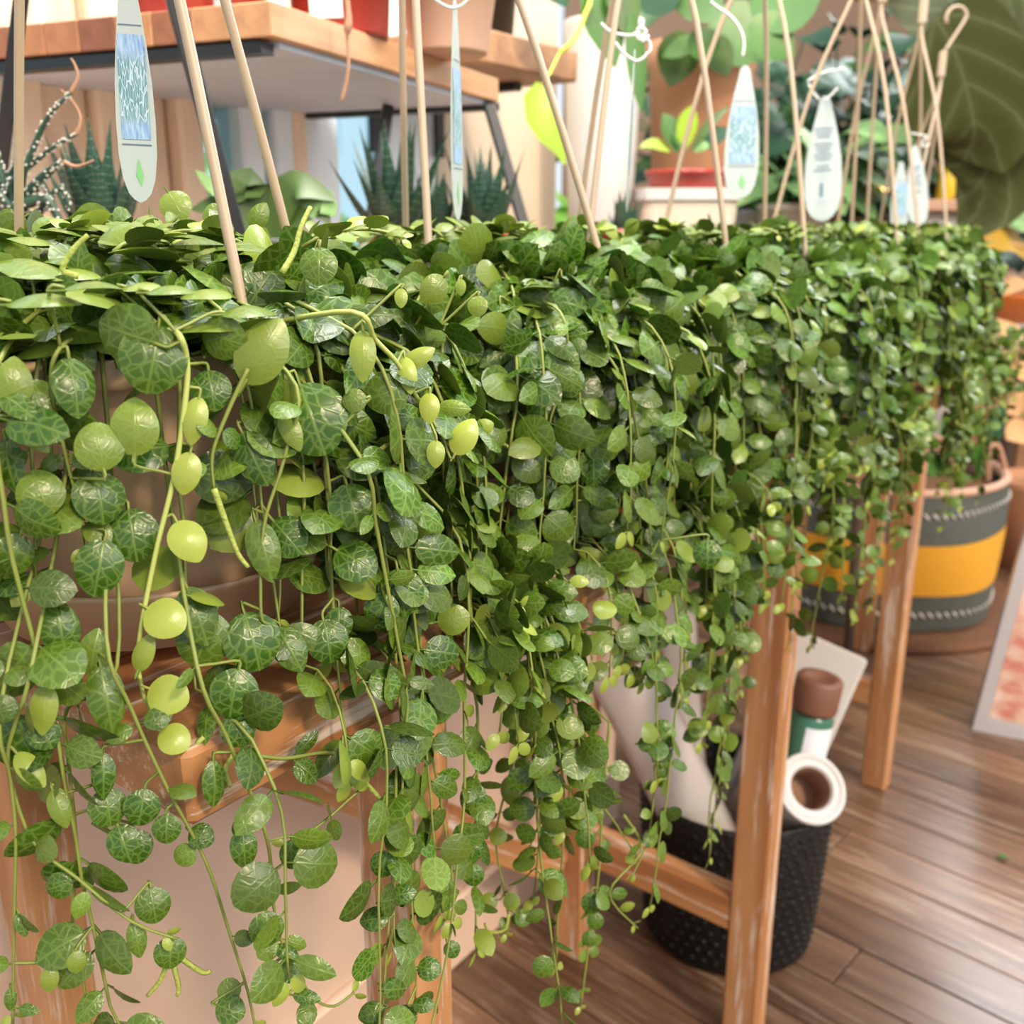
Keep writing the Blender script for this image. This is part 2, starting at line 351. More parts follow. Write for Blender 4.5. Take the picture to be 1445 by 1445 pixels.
# ------------------------------------------------------------------ mesh builder
class MB:
    def __init__(self):
        self.v, self.f, self.mi, self.uv, self.sm = [], [], [], [], []
    def add(self, vs, fs, mi=0, uv=None, smooth=True):
        o = len(self.v)
        self.v += [Vector(p) for p in vs]
        self.uv += list(uv) if uv else [(0.0, 0.0)] * len(vs)
        for f in fs:
            self.f.append([i + o for i in f]); self.mi.append(mi); self.sm.append(smooth)
    def box(self, c, size, m=None, mi=0, bev=0.0):
        bm = bmesh.new(); bmesh.ops.create_cube(bm, size=1)
        bmesh.ops.scale(bm, vec=size, verts=bm.verts)
        if bev: bmesh.ops.bevel(bm, geom=list(bm.edges), offset=bev, segments=1, affect='EDGES')
        bm.verts.index_update()
        m = m or Matrix.Identity(3)
        self.add([m @ q.co + Vector(c) for q in bm.verts], [[q.index for q in f.verts] for f in bm.faces], mi, smooth=False)
        bm.free()
    def beam(self, a, b, w, h, up=(0, 0, 1), bev=0.002, mi=0):   # box from a to b
        a, b = Vector(a), Vector(b); d = b - a; x = d.normalized()
        y = Vector(up).cross(x)
        y = y.normalized() if y.length > 1e-4 else Vector((0, 1, 0)); z = x.cross(y)
        self.box((a + b) / 2, (d.length, w, h), Matrix((x, y, z)).transposed(), mi, bev)
    def tube(self, pts, r, n=6, mi=0, cap=True, flat=None):
        pts = [Vector(p) for p in pts]
        rr = r if isinstance(r, (list, tuple)) else [r] * len(pts)
        vs, fs = [], []
        ref = Vector((0, 0, 1))
        t0 = (pts[1] - pts[0]).normalized()
        if abs(t0.dot(ref)) > 0.9: ref = Vector((1, 0, 0))
        nrm = t0.cross(ref).normalized()
        for k, p in enumerate(pts):
            t = (pts[min(k + 1, len(pts) - 1)] - pts[max(k - 1, 0)])
            t = t.normalized() if t.length > 1e-9 else t0
            nrm = nrm - t * nrm.dot(t)
            nrm = nrm.normalized() if nrm.length > 1e-6 else t.orthogonal().normalized()
            bn = t.cross(nrm)
            for j in range(n):
                a = 2 * math.pi * j / n
                vs.append(p + (nrm * math.cos(a) + bn * math.sin(a) * (flat or 1)) * rr[k])
        for k in range(len(pts) - 1):
            for j in range(n):
                fs.append([k * n + j, k * n + (j + 1) % n, (k + 1) * n + (j + 1) % n, (k + 1) * n + j])
        if cap:
            fs.append(list(range(n))[::-1]); fs.append([(len(pts) - 1) * n + j for j in range(n)])
        self.add(vs, fs, mi)
    def lathe(self, prof, n=32, c=(0, 0, 0), m=None, mi=0):
        c = Vector(c); vs, fs, rings = [], [], []
        m = m or Matrix.Identity(3)
        for (r, z) in prof:
            if r < 1e-6:
                rings.append([len(vs)]); vs.append(c + m @ Vector((0, 0, z)))
            else:
                rings.append(list(range(len(vs), len(vs) + n)))
                vs += [c + m @ Vector((r * math.cos(2 * math.pi * j / n), r * math.sin(2 * math.pi * j / n), z)) for j in range(n)]
        for a, b in zip(rings, rings[1:]):
            for j in range(n):
                k = (j + 1) % n
                if len(a) == 1 and len(b) == 1: continue
                if len(a) == 1: fs.append([a[0], b[k], b[j]])
                elif len(b) == 1: fs.append([a[j], a[k], b[0]])
                else: fs.append([a[j], a[k], b[k], b[j]])
        self.add(vs, fs, mi)
    def blade(self, spine, widths, nrm, fold=0.15, mi=0, thick=0.001):   # a leaf blade along a spine, midrib sunk, both faces
        spine = [Vector(p) for p in spine]; n = len(spine); nrm = Vector(nrm)
        vs, uv, fs = [], [], []
        for side in (1, -1):
            for k, p in enumerate(spine):
                t = (spine[min(k + 1, n - 1)] - spine[max(k - 1, 0)]).normalized()
                s = t.cross(nrm).normalized(); up = s.cross(t)
                w = widths[k]
                vs += [p - s * w + up * (w * fold), p + up * (thick * side * min(1.0, w / max(widths) * 1.3)), p + s * w + up * (w * fold)]
                v = k / (n - 1)
                uv += [(-w / max(widths) * 0.5, v), (0, v), (w / max(widths) * 0.5, v)]
        for k in range(n - 1):
            a, b = 3 * k, 3 * k + 3
            fs += [[a, a + 1, b + 1, b], [a + 1, a + 2, b + 2, b + 1]]
            o = 3 * n
            fs += [[o + b, o + b + 1, o + a + 1, o + a], [o + b + 1, o + b + 2, o + a + 2, o + a + 1]]
        self.add(vs, fs, mi, uv)
    def build(self, name, mats, parent=None, loc=None):
        me = bpy.data.meshes.new(name)
        off = Vector(loc) if loc is not None else Vector((0, 0, 0))
        me.from_pydata([tuple(p - off) for p in self.v], [], self.f)
        mats = mats if isinstance(mats, (list, tuple)) else [mats]
        for x in mats: me.materials.append(x)
        me.polygons.foreach_set('material_index', self.mi)
        me.polygons.foreach_set('use_smooth', self.sm)
        ul = me.uv_layers.new(name='UVMap')
        idx = np.empty(len(me.loops), dtype=np.int32); me.loops.foreach_get('vertex_index', idx)
        ul.data.foreach_set('uv', np.asarray(self.uv, dtype=np.float32)[idx].ravel())
        me.update()
        o = bpy.data.objects.new(name, me); COL.objects.link(o)
        if loc is not None: o.location = loc
        if parent is not None:
            o.parent = parent
            o.location = off - world_loc(parent)
        return o
WL = {}
def world_loc(o):
    return WL.get(o.name, Vector(o.location))
def thing(name, label, cat, loc, group=None, kind=None):
    o = bpy.data.objects.new(name, None); COL.objects.link(o)
    o.empty_display_size = 0.02
    o.location = loc; WL[o.name] = Vector(loc)
    tag(o, label, cat, group, kind)
    return o
def tag(o, label=None, cat=None, group=None, kind=None):
    if label: o['label'] = label
    if cat: o['category'] = cat
    if group: o['group'] = group
    if kind: o['kind'] = kind
    return o
def part(mb, name, m, parent, loc=None):
    o = mb.build(name, m, parent, loc)
    WL[o.name] = Vector(loc) if loc is not None else Vector((0, 0, 0))
    return o
def beam_part(name, m, parent, a, b, w, h, up=(0, 0, 1), bev=0.002):      # a beam with its own axes, so the grain runs along it
    a, b = Vector(a), Vector(b); d = b - a; x = d.normalized()
    y = Vector(up).cross(x); y = y.normalized() if y.length > 1e-4 else Vector((0, 1, 0)); z = x.cross(y)
    mb = MB(); mb.box((0, 0, 0), (d.length, w, h), None, 0, bev)
    o = mb.build(name, m); rot = Matrix((x, y, z)).transposed()
    mw = Matrix.Translation((a + b) / 2) @ rot.to_4x4()
    if parent is not None:
        o.parent = parent; mw = Matrix.Translation(-world_loc(parent)) @ mw
    o.matrix_basis = mw
    return o
def arc(p0, d0, length, droop, n=8, side=Vector((0, 0, 0))):
    p, d = Vector(p0), Vector(d0).normalized(); out = [p.copy()]
    for _ in range(n):
        p = p + d * (length / n); out.append(p.copy())
        d = (d + Vector((0, 0, -droop / n)) + side / n).normalized()
    return out

# ------------------------------------------------------------------ setting: floor, window seat, window, walls
FDIR = R(43)                             # floor boards run square to the wall
fx = Vector((math.sin(FDIR), math.cos(FDIR), 0)); fy = Vector((-math.cos(FDIR), math.sin(FDIR), 0))
mb = MB(); mb.box((1.0, 1.8, -0.02), (9, 9, 0.02))
floor = mb.build('floor', M['gap']); tag(floor, kind='structure')
floor_rot = Matrix((-fy, fx, Vector((0, 0, 1)))).transposed()
PW = 0.085
plank_mesh = {}
for ln in (0.9, 1.2, 1.5):
    b_ = MB(); b_.box((0, 0, 0), (PW - 0.0022, ln - 0.002, 0.014), None, 0, 0.0012)
    t_ = b_.build('plank', M['floor']); plank_mesh[ln] = t_.data; bpy.data.objects.remove(t_)
nplank = 0
for i in range(-14, 46):
    s = -3.6 + rnd.uniform(0, 0.7)
    while s < 4.6:
        ln = rnd.choice((0.9, 1.2, 1.5))
        c = Vector((0.3, 1.0, 0)) + fx * (i * PW) + (-fy) * (s + ln / 2)
        px, py, zc = project(np.array([c.x, c.y, 0.0]))
        s += ln
        if zc < 0.35 or not (250 < px < 2150 and 640 < py < 2200): continue
        o = bpy.data.objects.new('plank', plank_mesh[ln]); COL.objects.link(o)
        o.parent = floor
        o.matrix_basis = Matrix.Translation(c + Vector((0, 0, -0.007 + rnd.uniform(-0.0006, 0.0)))) @ Matrix((fx, -fy, Vector((0, 0, 1)))).transposed().to_4x4()
        nplank += 1

SEAT_Z, SEAT_V, WIN_V = 0.86, 0.39, 0.87
mb = MB()
mb.box(W(0.2, (SEAT_V + WIN_V) / 2, SEAT_Z / 2 - 0.012), (1.7, WIN_V - SEAT_V, SEAT_Z - 0.026), ROW)
seat = mb.build('wall_left', M['panel']); tag(seat, kind='structure')
mb = MB(); mb.box(W(0.2, (SEAT_V + WIN_V) / 2 - 0.008, SEAT_Z - 0.012), (1.72, WIN_V - SEAT_V + 0.016, 0.024), ROW, 0, 0.003)
part(mb, 'sill_board', M['panel'], seat)
mb = MB(); mb.box(W(0.2, SEAT_V - 0.006, 0.05), (1.7, 0.012, 0.10), ROW, 0, 0.003)
part(mb, 'skirting_board', M['panel'], seat)

window = MB()
window.box(W(0.40, WIN_V + 0.03, SEAT_Z + 0.02), (2.2, 0.06, 0.04), ROW, 0, 0.003)
win = window.build('window_1', M['frame']); tag(win, kind='structure')
def upright(u0, u1, m, name='window_post', dv=0.0, depth=0.06):
    b_ = MB(); b_.box(W((u0 + u1) / 2, WIN_V + dv + depth / 2, 1.45), (u1 - u0, depth, 1.22), ROW, 0, 0.004)
    return part(b_, name, m, win)
for u0, u1, dv in ((0.435, 0.475, -0.012), (0.477, 0.545, 0.012), (0.547, 0.575, -0.006), (0.577, 0.66, 0.014), (0.662, 0.700, -0.012)):
    upright(u0, u1, M['frame'], 'frame_board', dv)
upright(-0.42, -0.34, M['frame'], 'frame_board')
upright(0.775, 0.815, M['white_frame']); upright(0.83, 0.955, M['white_frame'], dv=-0.01); upright(1.085, 1.20, M['white_frame'])
upright(0.86, 0.885, M['frame'], 'frame_board', -0.016, 0.02)
for u0, u1 in ((-0.34, 0.435), (0.70, 0.775), (0.955, 1.085)):
    b_ = MB(); b_.box(W((u0 + u1) / 2, WIN_V + 0.03, 1.45), (u1 - u0, 0.004, 1.22), ROW)
    part(b_, 'pane', M['glass'], win)
b_ = MB(); b_.box(W(0.815 + 0.0075, WIN_V + 0.03, 1.45), (0.015, 0.004, 1.22), ROW); part(b_, 'pane', M['glass'], win)

mb = MB(); mb.box(W(1.39, WIN_V + 0.05, 1.0), (0.38, 0.10, 2.1), ROW)
w_ = mb.build('wall_right', M['wall']); tag(w_, kind='structure')
mb = MB(); mb.box((3.5, 5.2, 1.3), (6.5, 0.1, 2.7))
w_ = mb.build('wall_back', M['far']); tag(w_, kind='structure')

# outside the window: paved street, a pale rendered building and sunny bushes
mb = MB(); mb.box(W(0.5, 5.2, -0.1), (9, 8.4, 0.1), ROW)
pv = mb.build('pavement', M['pave']); tag(pv, kind='structure')
bd = thing('garden_wall', 'low pale blue garden wall with teal panels outside the window', 'wall', W(1.0, 5.0, -0.05))
mb = MB(); mb.box(W(1.0, 5.2, 0.45), (9, 0.3, 1.0), ROW); part(mb, 'wall_face', M['street'], bd)
for uu in (0.0, 1.15, 2.6):
    mb = MB(); mb.box(W(uu, 5.03, 0.45), (0.55, 0.06, 0.8), ROW, 0, 0.01); part(mb, 'panel', M['teal'], bd)

# ------------------------------------------------------------------ the bench
TOP_Z, TOP_T, BW, BL = 0.73, 0.036, 0.31, 2.02
bench = thing('plant_bench', 'long weathered orange wood bench with whitish worn grain under the hanging baskets', 'bench', W(BL / 2, BW / 2, 0))
nb = 3
for k in range(nb):
    v0 = BW * k / nb
    beam_part('top_board', M['bench'], bench, W(0, v0 + BW / nb / 2, TOP_Z - TOP_T / 2), W(BL, v0 + BW / nb / 2, TOP_Z - TOP_T / 2), BW / nb - 0.002, TOP_T, bev=0.003)
def leg(u, v, w=0.037, d=0.042):
    b_ = MB(); h = TOP_Z - TOP_T
    b_.box(W(u, v, h / 2), (w, d, h), ROW, 0, 0.003)
    o = b_.build('leg', M['bench_v'], bench, W(u, v, 0)); return o
for u, ur, fv in ((0.155, 0.06, 0.024), (0.735, 0.745, 0.024), (1.405, 1.405, 0.066), (None, 1.98, 0)):
    if u is not None: leg(u, fv, 0.037 if u < 0.5 else 0.033)
    leg(ur, BW - 0.04)
    if u is not None and u > 0.5:
        beam_part('stretcher', M['bench'], bench, W(u, fv + 0.021, 0.175), W(ur, BW - 0.06, 0.175), 0.03, 0.045)
beam_part('stretcher', M['bench'], bench, W(1.39, BW - 0.04, 0.60), W(1.965, BW - 0.04, 0.60), 0.025, 0.045)
beam_part('brace', M['bench'], bench, W(0.16, 0.055, 0.36), W(0.065, BW - 0.06, 0.05), 0.026, 0.04)
beam_part('brace', M['bench'], bench, W(0.13, BW - 0.025, 0.62), W(0.72, BW - 0.025, 0.14), 0.024, 0.045)

# ------------------------------------------------------------------ trailing plant: leaf shapes
def leaf_shape(w, tip, dome, n=14, rings=(0.56,)):
    outer = []
    for k in range(n):
        th = 2 * math.pi * k / n
        x = w * math.sin(th) * (1 + 0.10 * math.cos(th))
        d = abs(th - math.pi)
        y = 0.5 - 0.5 * math.cos(th) + tip * math.exp(-(d / 0.36) ** 2) - 0.03 * math.exp(-(min(th, 2 * math.pi - th) / 0.4) ** 2)
        outer.append((x, y))
    def z_at(x, y, s):
        r2 = min(1.0, (x / w) ** 2 + ((y - 0.5) / 0.5) ** 2)
        return dome * (1 - r2) + s * 0.03 * (1 - r2) - 0.05 * ((y - 0.5) * 2) ** 2
    V, T, MI = [], [], []
    fine = len(rings) > 1
    for (x, y) in outer: V.append((x, y, z_at(x, y, 0)))
    prev = list(range(n))
    for q in rings:
        step = 1 if fine and q > 0.5 else 2
        cur = []
        src = [outer[k] for k in range(0, n, step)]
        for (x, y) in src:
            cur.append(len(V)); x, y = x * q, 0.5 + (y - 0.5) * q; V.append((x, y, z_at(x, y, 1)))
        h = len(cur)
        if h == len(prev):
            for j in range(h): T += [(cur[j], prev[(j + 1) % h], prev[j]), (cur[j], cur[(j + 1) % h], prev[(j + 1) % h])]; MI += [0, 0]
        else:
            m = len(prev)
            for j in range(h):
                a, b2 = cur[j], cur[(j + 1) % h]; o0, o1, o2 = prev[2 * j], prev[2 * j + 1], prev[(2 * j + 2) % m]
                T += [(a, o1, o0), (a, b2, o1), (b2, o2, o1)]; MI += [0] * 3
        prev = cur
    ct = len(V); V.append((0, 0.5, z_at(0, 0.5, 0.9)))
    for j in range(len(prev)): T.append((prev[j], ct, prev[(j + 1) % len(prev)])); MI.append(0)
    cb = len(V); V.append((0, 0.5, z_at(0, 0.5, -1)))
    lo = len(V)                                   # the underside keeps a crisp edge of its own
    for (x, y) in outer: V.append((x, y, z_at(x, y, 0) - 0.004))
    for k in range(n):
        T.append((cb, lo + k, lo + (k + 1) % n)); MI.append(1)
    p0 = len(V)                                   # the short stalk
    for (yy, zz, rr) in ((-0.24, -0.05, 0.030), (0.03, -0.055, 0.042)):
        for k in range(3):
            a = 2 * math.pi * k / 3
            V.append((rr * math.cos(a), yy, zz + rr * math.sin(a)))
    for k in range(3):
        a, b2 = p0 + k, p0 + (k + 1) % 3
        T += [(a, b2, b2 + 3), (a, b2 + 3, a + 3)]; MI += [1, 1]
    # faces wind so that the upper side looks up
    V = np.array(V, dtype=np.float64)
    uv = np.stack([V[:, 0], V[:, 1]], 1)
    return V, np.array(T, dtype=np.int32), np.array(MI, dtype=np.int32), uv
SHAPES = [leaf_shape(0.50, 0.02, 0.06), leaf_shape(0.46, 0.06, 0.04), leaf_shape(0.43, 0.05, 0.07), leaf_shape(0.36, 0.06, 0.05),
          leaf_shape(0.28, 0.08, 0.03), leaf_shape(0.48, -0.03, -0.05)]
def fill_mesh(name, V, T, MI, uv, mats, tint=None):
    me = bpy.data.meshes.new(name)
    nv, nt = len(V), len(T)
    me.vertices.add(nv); me.vertices.foreach_set('co', np.ascontiguousarray(V, dtype=np.float32).ravel())
    me.loops.add(nt * 3); me.loops.foreach_set('vertex_index', np.ascontiguousarray(T, dtype=np.int32).ravel())
    me.polygons.add(nt); me.polygons.foreach_set('loop_start', np.arange(0, nt * 3, 3, dtype=np.int32))
    for x in mats: me.materials.append(x)
    me.polygons.foreach_set('material_index', np.ascontiguousarray(MI, dtype=np.int32))
    me.polygons.foreach_set('use_smooth', np.ones(nt, dtype=bool))
    ul = me.uv_layers.new(name='UVMap'); ul.data.foreach_set('uv', uv[T.ravel()].astype(np.float32).ravel())
    if tint is not None:
        ca = me.color_attributes.new('tint', 'FLOAT_COLOR', 'POINT'); ca.data.foreach_set('color', tint.astype(np.float32).ravel())
    me.update(calc_edges=True); me.validate()
    return me
NS = len(SHAPES)
SHAPES += [leaf_shape(w, t, d, 24, (0.82, 0.56, 0.28)) for w, t, d in ((0.50, 0.02, 0.06), (0.46, 0.05, 0.04), (0.43, 0.05, 0.07), (0.36, 0.06, 0.05), (0.28, 0.08, 0.05))]
LEAF_MESH = [fill_mesh('leaf', *s, LEAF_OBJ) for s in SHAPES]

class Leaf:
    __slots__ = ('m', 'shape', 'tint', 'size')
    def __init__(self, base, ydir, nrm, size, shape, age, bright):
        y = Vector(ydir).normalized(); n = Vector(nrm); n = n - y * n.dot(y)
        n = n.normalized() if n.length > 1e-4 else y.orthogonal().normalized()
        x = y.cross(n)
        self.m = np.array([[x[i] * size, y[i] * size, n[i] * size, base[i]] for i in range(3)])
        self.shape, self.size = shape, size
        self.tint = (max(0, min(1, age)), max(0, min(1, bright)), rnd.random(), 1.0)
    def centre(self):
        return self.m[:, 3] + self.m[:, 1] * 0.5

def rv(s=1.0):
    return Vector((rnd.gauss(0, s), rnd.gauss(0, s), rnd.gauss(0, s)))

def in_bench(p, pad=0.006):
    d = p - CORNER
    u, v = d.dot(E1), d.dot(E2)
    return (-pad < u < BL + pad and -pad < v < BW + pad), u, v
def grow_vine(c, rim, phi, r0, drop, reach, wob):
    """Points of a stem that starts in the pot, arches over the rim and hangs; it lies on the bench top where it meets it."""
    out = Vector((math.cos(phi), math.sin(phi), 0)); side = Vector((-out.y, out.x, 0))
    p = Vector((c.x, c.y, rim)) + out * r0 + Vector((0, 0, rnd.uniform(0.004, 0.022)))
    d = (out + Vector((0, 0, rnd.uniform(0.15, 0.6)))).normalized()
    pts = [p.copy()]; step = 0.011; bias = rnd.uniform(-wob, wob); total = 0
    zend = rim - drop
    while p.z > zend and total < drop * 1.7 + 0.18:
        r = (Vector((p.x, p.y, 0)) - Vector((c.x, c.y, 0))).length
        if r < reach: d = (d * 0.72 + (out * 0.55 + Vector((0, 0, 0.06 if r < 0.085 else -0.28)) + side * bias * 0.3))
        else: d = d * 0.72 + Vector((0, 0, -0.42)) + side * bias * 0.10
        d = (d + rv(0.055)).normalized()
        if p.z < rim - 0.004 and r < 0.108: p += out * 0.004
        q = p + d * step
        ins, u, v = in_bench(q)
        if ins and q.z < TOP_Z + 0.007 and q.z > TOP_Z - TOP_T - 0.01:
            q.z = TOP_Z + 0.007
            e = -E2 if v < u or u > 0.3 else -E1
            d = (d * 0.4 + e).normalized(); d.z = 0
            q = p + d * step; q.z = max(q.z, TOP_Z + 0.007)
        total += step; p = q; pts.append(p.copy())
    return pts, out
def leaves_along(pts, out, s_top, s_end, gap, age0, age1, start=2, bright=0.5, spread=1.0, cool=0.0):
    res = []; k = float(start); n = len(pts); sgn = 1
    while k < n - 1:
        i = int(k); t = i / n
        p = pts[i]; tn = (pts[min(i + 1, n - 1)] - pts[max(i - 1, 0)]).normalized()
        side = tn.cross(out); side = side.normalized() if side.length > 1e-3 else tn.orthogonal().normalized()
        s = (s_top + (s_end - s_top) * t) * rnd.uniform(0.72, 1.18)
        for m in range(2 if rnd.random() < 0.35 else 1):
            sgn = -sgn
            y = side * sgn * rnd.uniform(0.5, 1.0) * spread + tn * rnd.uniform(0.1, 0.7) + out * rnd.uniform(-0.15, 0.6)
            nn = out * rnd.uniform(0.5, 1.3) + Vector((0, 0, rnd.uniform(0.0, 0.8))) + rv(0.42)
            yn = y.normalized()
            base = p + yn * s * 0.22
            age = age0 + (age1 - age0) * t + rnd.gauss(0, 0.07) + (rnd.uniform(0.2, 0.5) if rnd.random() < 0.09 else 0)
            res.append(Leaf(base, yn, nn, s, rnd.choice((0, 0, 1, 1, 2, 3, 5) if rnd.random() < 0.84 else (3, 4)), age, bright + rnd.gauss(0, 0.22)))
        k += gap * rnd.uniform(0.65, 1.35) / 0.011 * (0.75 + 0.5 * t)
    # small pair at the growing tip
    p = pts[-1]; tn = (pts[-1] - pts[-2]).normalized()
    for sgn in (-1, 1):
        y = (tn + tn.orthogonal() * 0.6 * sgn).normalized()
        res.append(Leaf(p + y * 0.002, y, out + rv(0.3), s_end * 0.6, 3, 0.75, 0.7))
    return res

RIM_Z = CAM_H - 0.055
POT_H, POT_R = 0.135, 0.100
# u, v, drop limit, leaf size at the top / the end, vines, mound leaves, rod angles, apex shift, apex height, label, tag
POTS = [
    dict(u=0.088, v=0.139, drop=0.40, s=(0.0265, 0.0130), vines=46, mound=380, rods=(-40, 38, 148), apex=(0.0, 0.0), mean=-84, sd=70,
         label='hanging basket of round turtle-patterned leaves on the worn bench end, pale lime vine in front'),
    dict(u=0.372, v=0.137, drop=0.49, s=(0.0255, 0.0125), vines=64, mound=340, rods=(-14, -106, 128), apex=(-0.04, 0.0), mean=-66, sd=62,
         label='hanging basket with the longest trailing vines, second along the bench from its worn end'),
    dict(u=0.607, v=0.135, drop=0.46, s=(0.0240, 0.0130), vines=58, mound=320, rods=(-40, 122, 238), apex=(0.0, 0.0), mean=-62, sd=60,
         label='hanging basket third along the bench, vines dropping in front of the wooden brace'),
    dict(u=0.868, v=0.143, drop=0.43, s=(0.0235, 0.0130), vines=58, mound=320, rods=(-60, 180, 62), apex=(0.0, 0.0), mean=-58, sd=60,
         label='hanging basket fourth along the bench, vines dropping over the leg above the black bin'),
    dict(u=1.150, v=0.130, drop=0.34, s=(0.0230, 0.0130), vines=58, mound=300, rods=(-58, 180, 62), apex=(0.0, 0.0), mean=-55, sd=60,
         label='hanging basket fifth along the bench, with the white text tag standing behind its leaves'),
    dict(u=1.385, v=0.150, drop=0.36, s=(0.0230, 0.0130), vines=60, mound=300, rods=(-70, 80, 112), apex=(-0.025, 0.0), mean=-55, sd=60,
         label='hanging basket sixth along the bench, vines dropping beside the leg by the yellow-striped bag'),
    dict(u=1.575, v=0.150, drop=0.27, s=(0.0225, 0.0130), vines=60, mound=300, rods=(-75, 62, 104), apex=(-0.018, 0.0), mean=-50, sd=62,
         label='hanging basket seventh along the bench, between the straight hanger bracket and the lamp glow'),
    dict(u=1.760, v=0.215, drop=0.23, s=(0.0225, 0.0130), vines=60, mound=300, rods=(-104, 50, 84), apex=(0.040, 0.0), mean=-45, sd=66,
         label='hanging basket last along the bench beside the orange leaves, with the curled hanger hook'),
]

def in_frame_hint(p):
    x, y, z = project(np.array(p)); return x, y, z

# shapes that are drawn once for every pot
def pot_meshes():
    mb = MB(); R_, H = POT_R, POT_H
    mb.lathe([(0.0, -H), (0.070, -H), (0.072, -H + 0.004), (0.090, -0.016), (0.0915, -0.013), (R_, -0.012), (R_ + 0.0012, -0.006), (R_, 0.0), (R_ - 0.003, 0.001), (R_ - 0.0045, -0.002), (0.086, -0.02), (0.084, -0.03)], 48)
    pot = mb.build('pot', M['pot']); pm = pot.data; bpy.data.objects.remove(pot)
    mb = MB(); mb.lathe([(0.0, -H - 0.007), (0.078, -H - 0.007), (0.090, -H + 0.022), (0.0925, -H + 0.024), (0.0915, -H + 0.026), (0.087, -H + 0.020), (0.076, -H - 0.003), (0.0, -H - 0.002)], 48)
    s = mb.build('saucer', M['pot']); sm = s.data; bpy.data.objects.remove(s)
    mb = MB(); mb.lathe([(0.088, -0.016), (0.06, -0.008), (0.03, -0.004), (0.0, -0.003)][::-1], 32)
    g = mb.build('soil', M['soil']); gm = g.data; bpy.data.objects.remove(g)
    return pm, sm, gm
POT_MESH, SAUCER_MESH, SOIL_MESH = pot_meshes()

# hero stems and leaves of the two front plants, read off the photograph and hung at their own distance
def on_round(px, py, c, r):              # where the sight line first meets the upright round of radius r about c
    d = ray(px, py); ox, oy = -c.x, -c.y
    A = d.x ** 2 + d.y ** 2; B = 2 * (ox * d.x + oy * d.y); Cc = ox * ox + oy * oy - r * r
    disc = B * B - 4 * A * Cc
    t = (-B - math.sqrt(disc)) / (2 * A) if disc > 0 else -B / (2 * A)
    return CAM + d * t
HERO_VINES = {0: [
    (0.150, 'pale', [(250, 470), (263, 505), (262, 560), (246, 670), (222, 770), (200, 880), (195, 935), (204, 985), (226, 1022), (246, 1030)]),
    (0.142, 'green', [(85, 490), (72, 540), (92, 640), (112, 720), (118, 770)]),
    (0.165, 'green', [(150, 900), (185, 1000), (235, 1110), (290, 1215), (325, 1320), (350, 1400), (362, 1460)]),
    (0.172, 'green', [(45, 940), (22, 1020), (12, 1080), (45, 1185), (110, 1240), (185, 1300), (250, 1325)]),
    (0.168, 'green', [(278, 940), (320, 1040), (362, 1140), (380, 1200), (388, 1290), (405, 1345), (440, 1405), (470, 1420), (500, 1400)]),
    (0.150, 'green', [(165, 940), (95, 1000), (97, 1080), (108, 1200), (102, 1300), (118, 1390), (128, 1450)]),
    (0.175, 'green', [(2, 990), (15, 1100), (22, 1180), (20, 1290), (18, 1450)]),
    (0.150, 'green', [(130, 1160), (170, 1180), (150, 1140), (102, 1150)]),
    (0.150, 'green', [(418, 545), (400, 650), (372, 745), (368, 860), (375, 880)]),
    (0.168, 'green', [(505, 640), (530, 740), (545, 820), (560, 900), (575, 1000), (560, 1080), (558, 1180), (552, 1260), (545, 1350), (538, 1450)]),
    (0.172, 'green', [(648, 760), (655, 1000), (655, 1130), (645, 1220), (635, 1320), (620, 1400), (608, 1450)]),
    (0.155, 'green', [(340, 1062), (400, 1070), (460, 1062), (505, 1072), (520, 1100), (490, 1130), (450, 1165), (400, 1195)]),
    (0.165, 'pale', [(497, 440), (530, 480), (560, 512), (585, 555), (608, 590), (630, 625), (650, 640)]),
    (0.150, 'green', [(350, 520), (322, 580), (300, 640), (302, 690)]),
], 1: [
    (0.170, 'green', [(790, 440), (800, 520), (775, 600), (785, 660), (780, 740)]),
    (0.172, 'pale', [(670, 760), (720, 800), (770, 850), (830, 880), (890, 900), (935, 905)]),
    (0.175, 'green', [(655, 730), (720, 900), (760, 1000), (805, 1080), (860, 1150), (880, 1180), (900, 1210)]),
    (0.170, 'green', [(860, 1020), (850, 1130), (845, 1230), (830, 1340), (820, 1418)]),
    (0.168, 'green', [(770, 860), (745, 980), (720, 1090), (700, 1180), (712, 1260), (718, 1310), (700, 1325)]),
    (0.180, 'green', [(900, 860), (925, 960), (925, 1080), (915, 1180), (890, 1240)]),
    (0.168, 'green', [(870, 520), (905, 640), (915, 720), (920, 800), (925, 860)]),
    (0.178, 'green', [(790, 950), (785, 1060), (765, 1150), (745, 1200)]),
    (0.180, 'green', [(880, 1150), (905, 1200), (860, 1260), (900, 1310)]),
]}
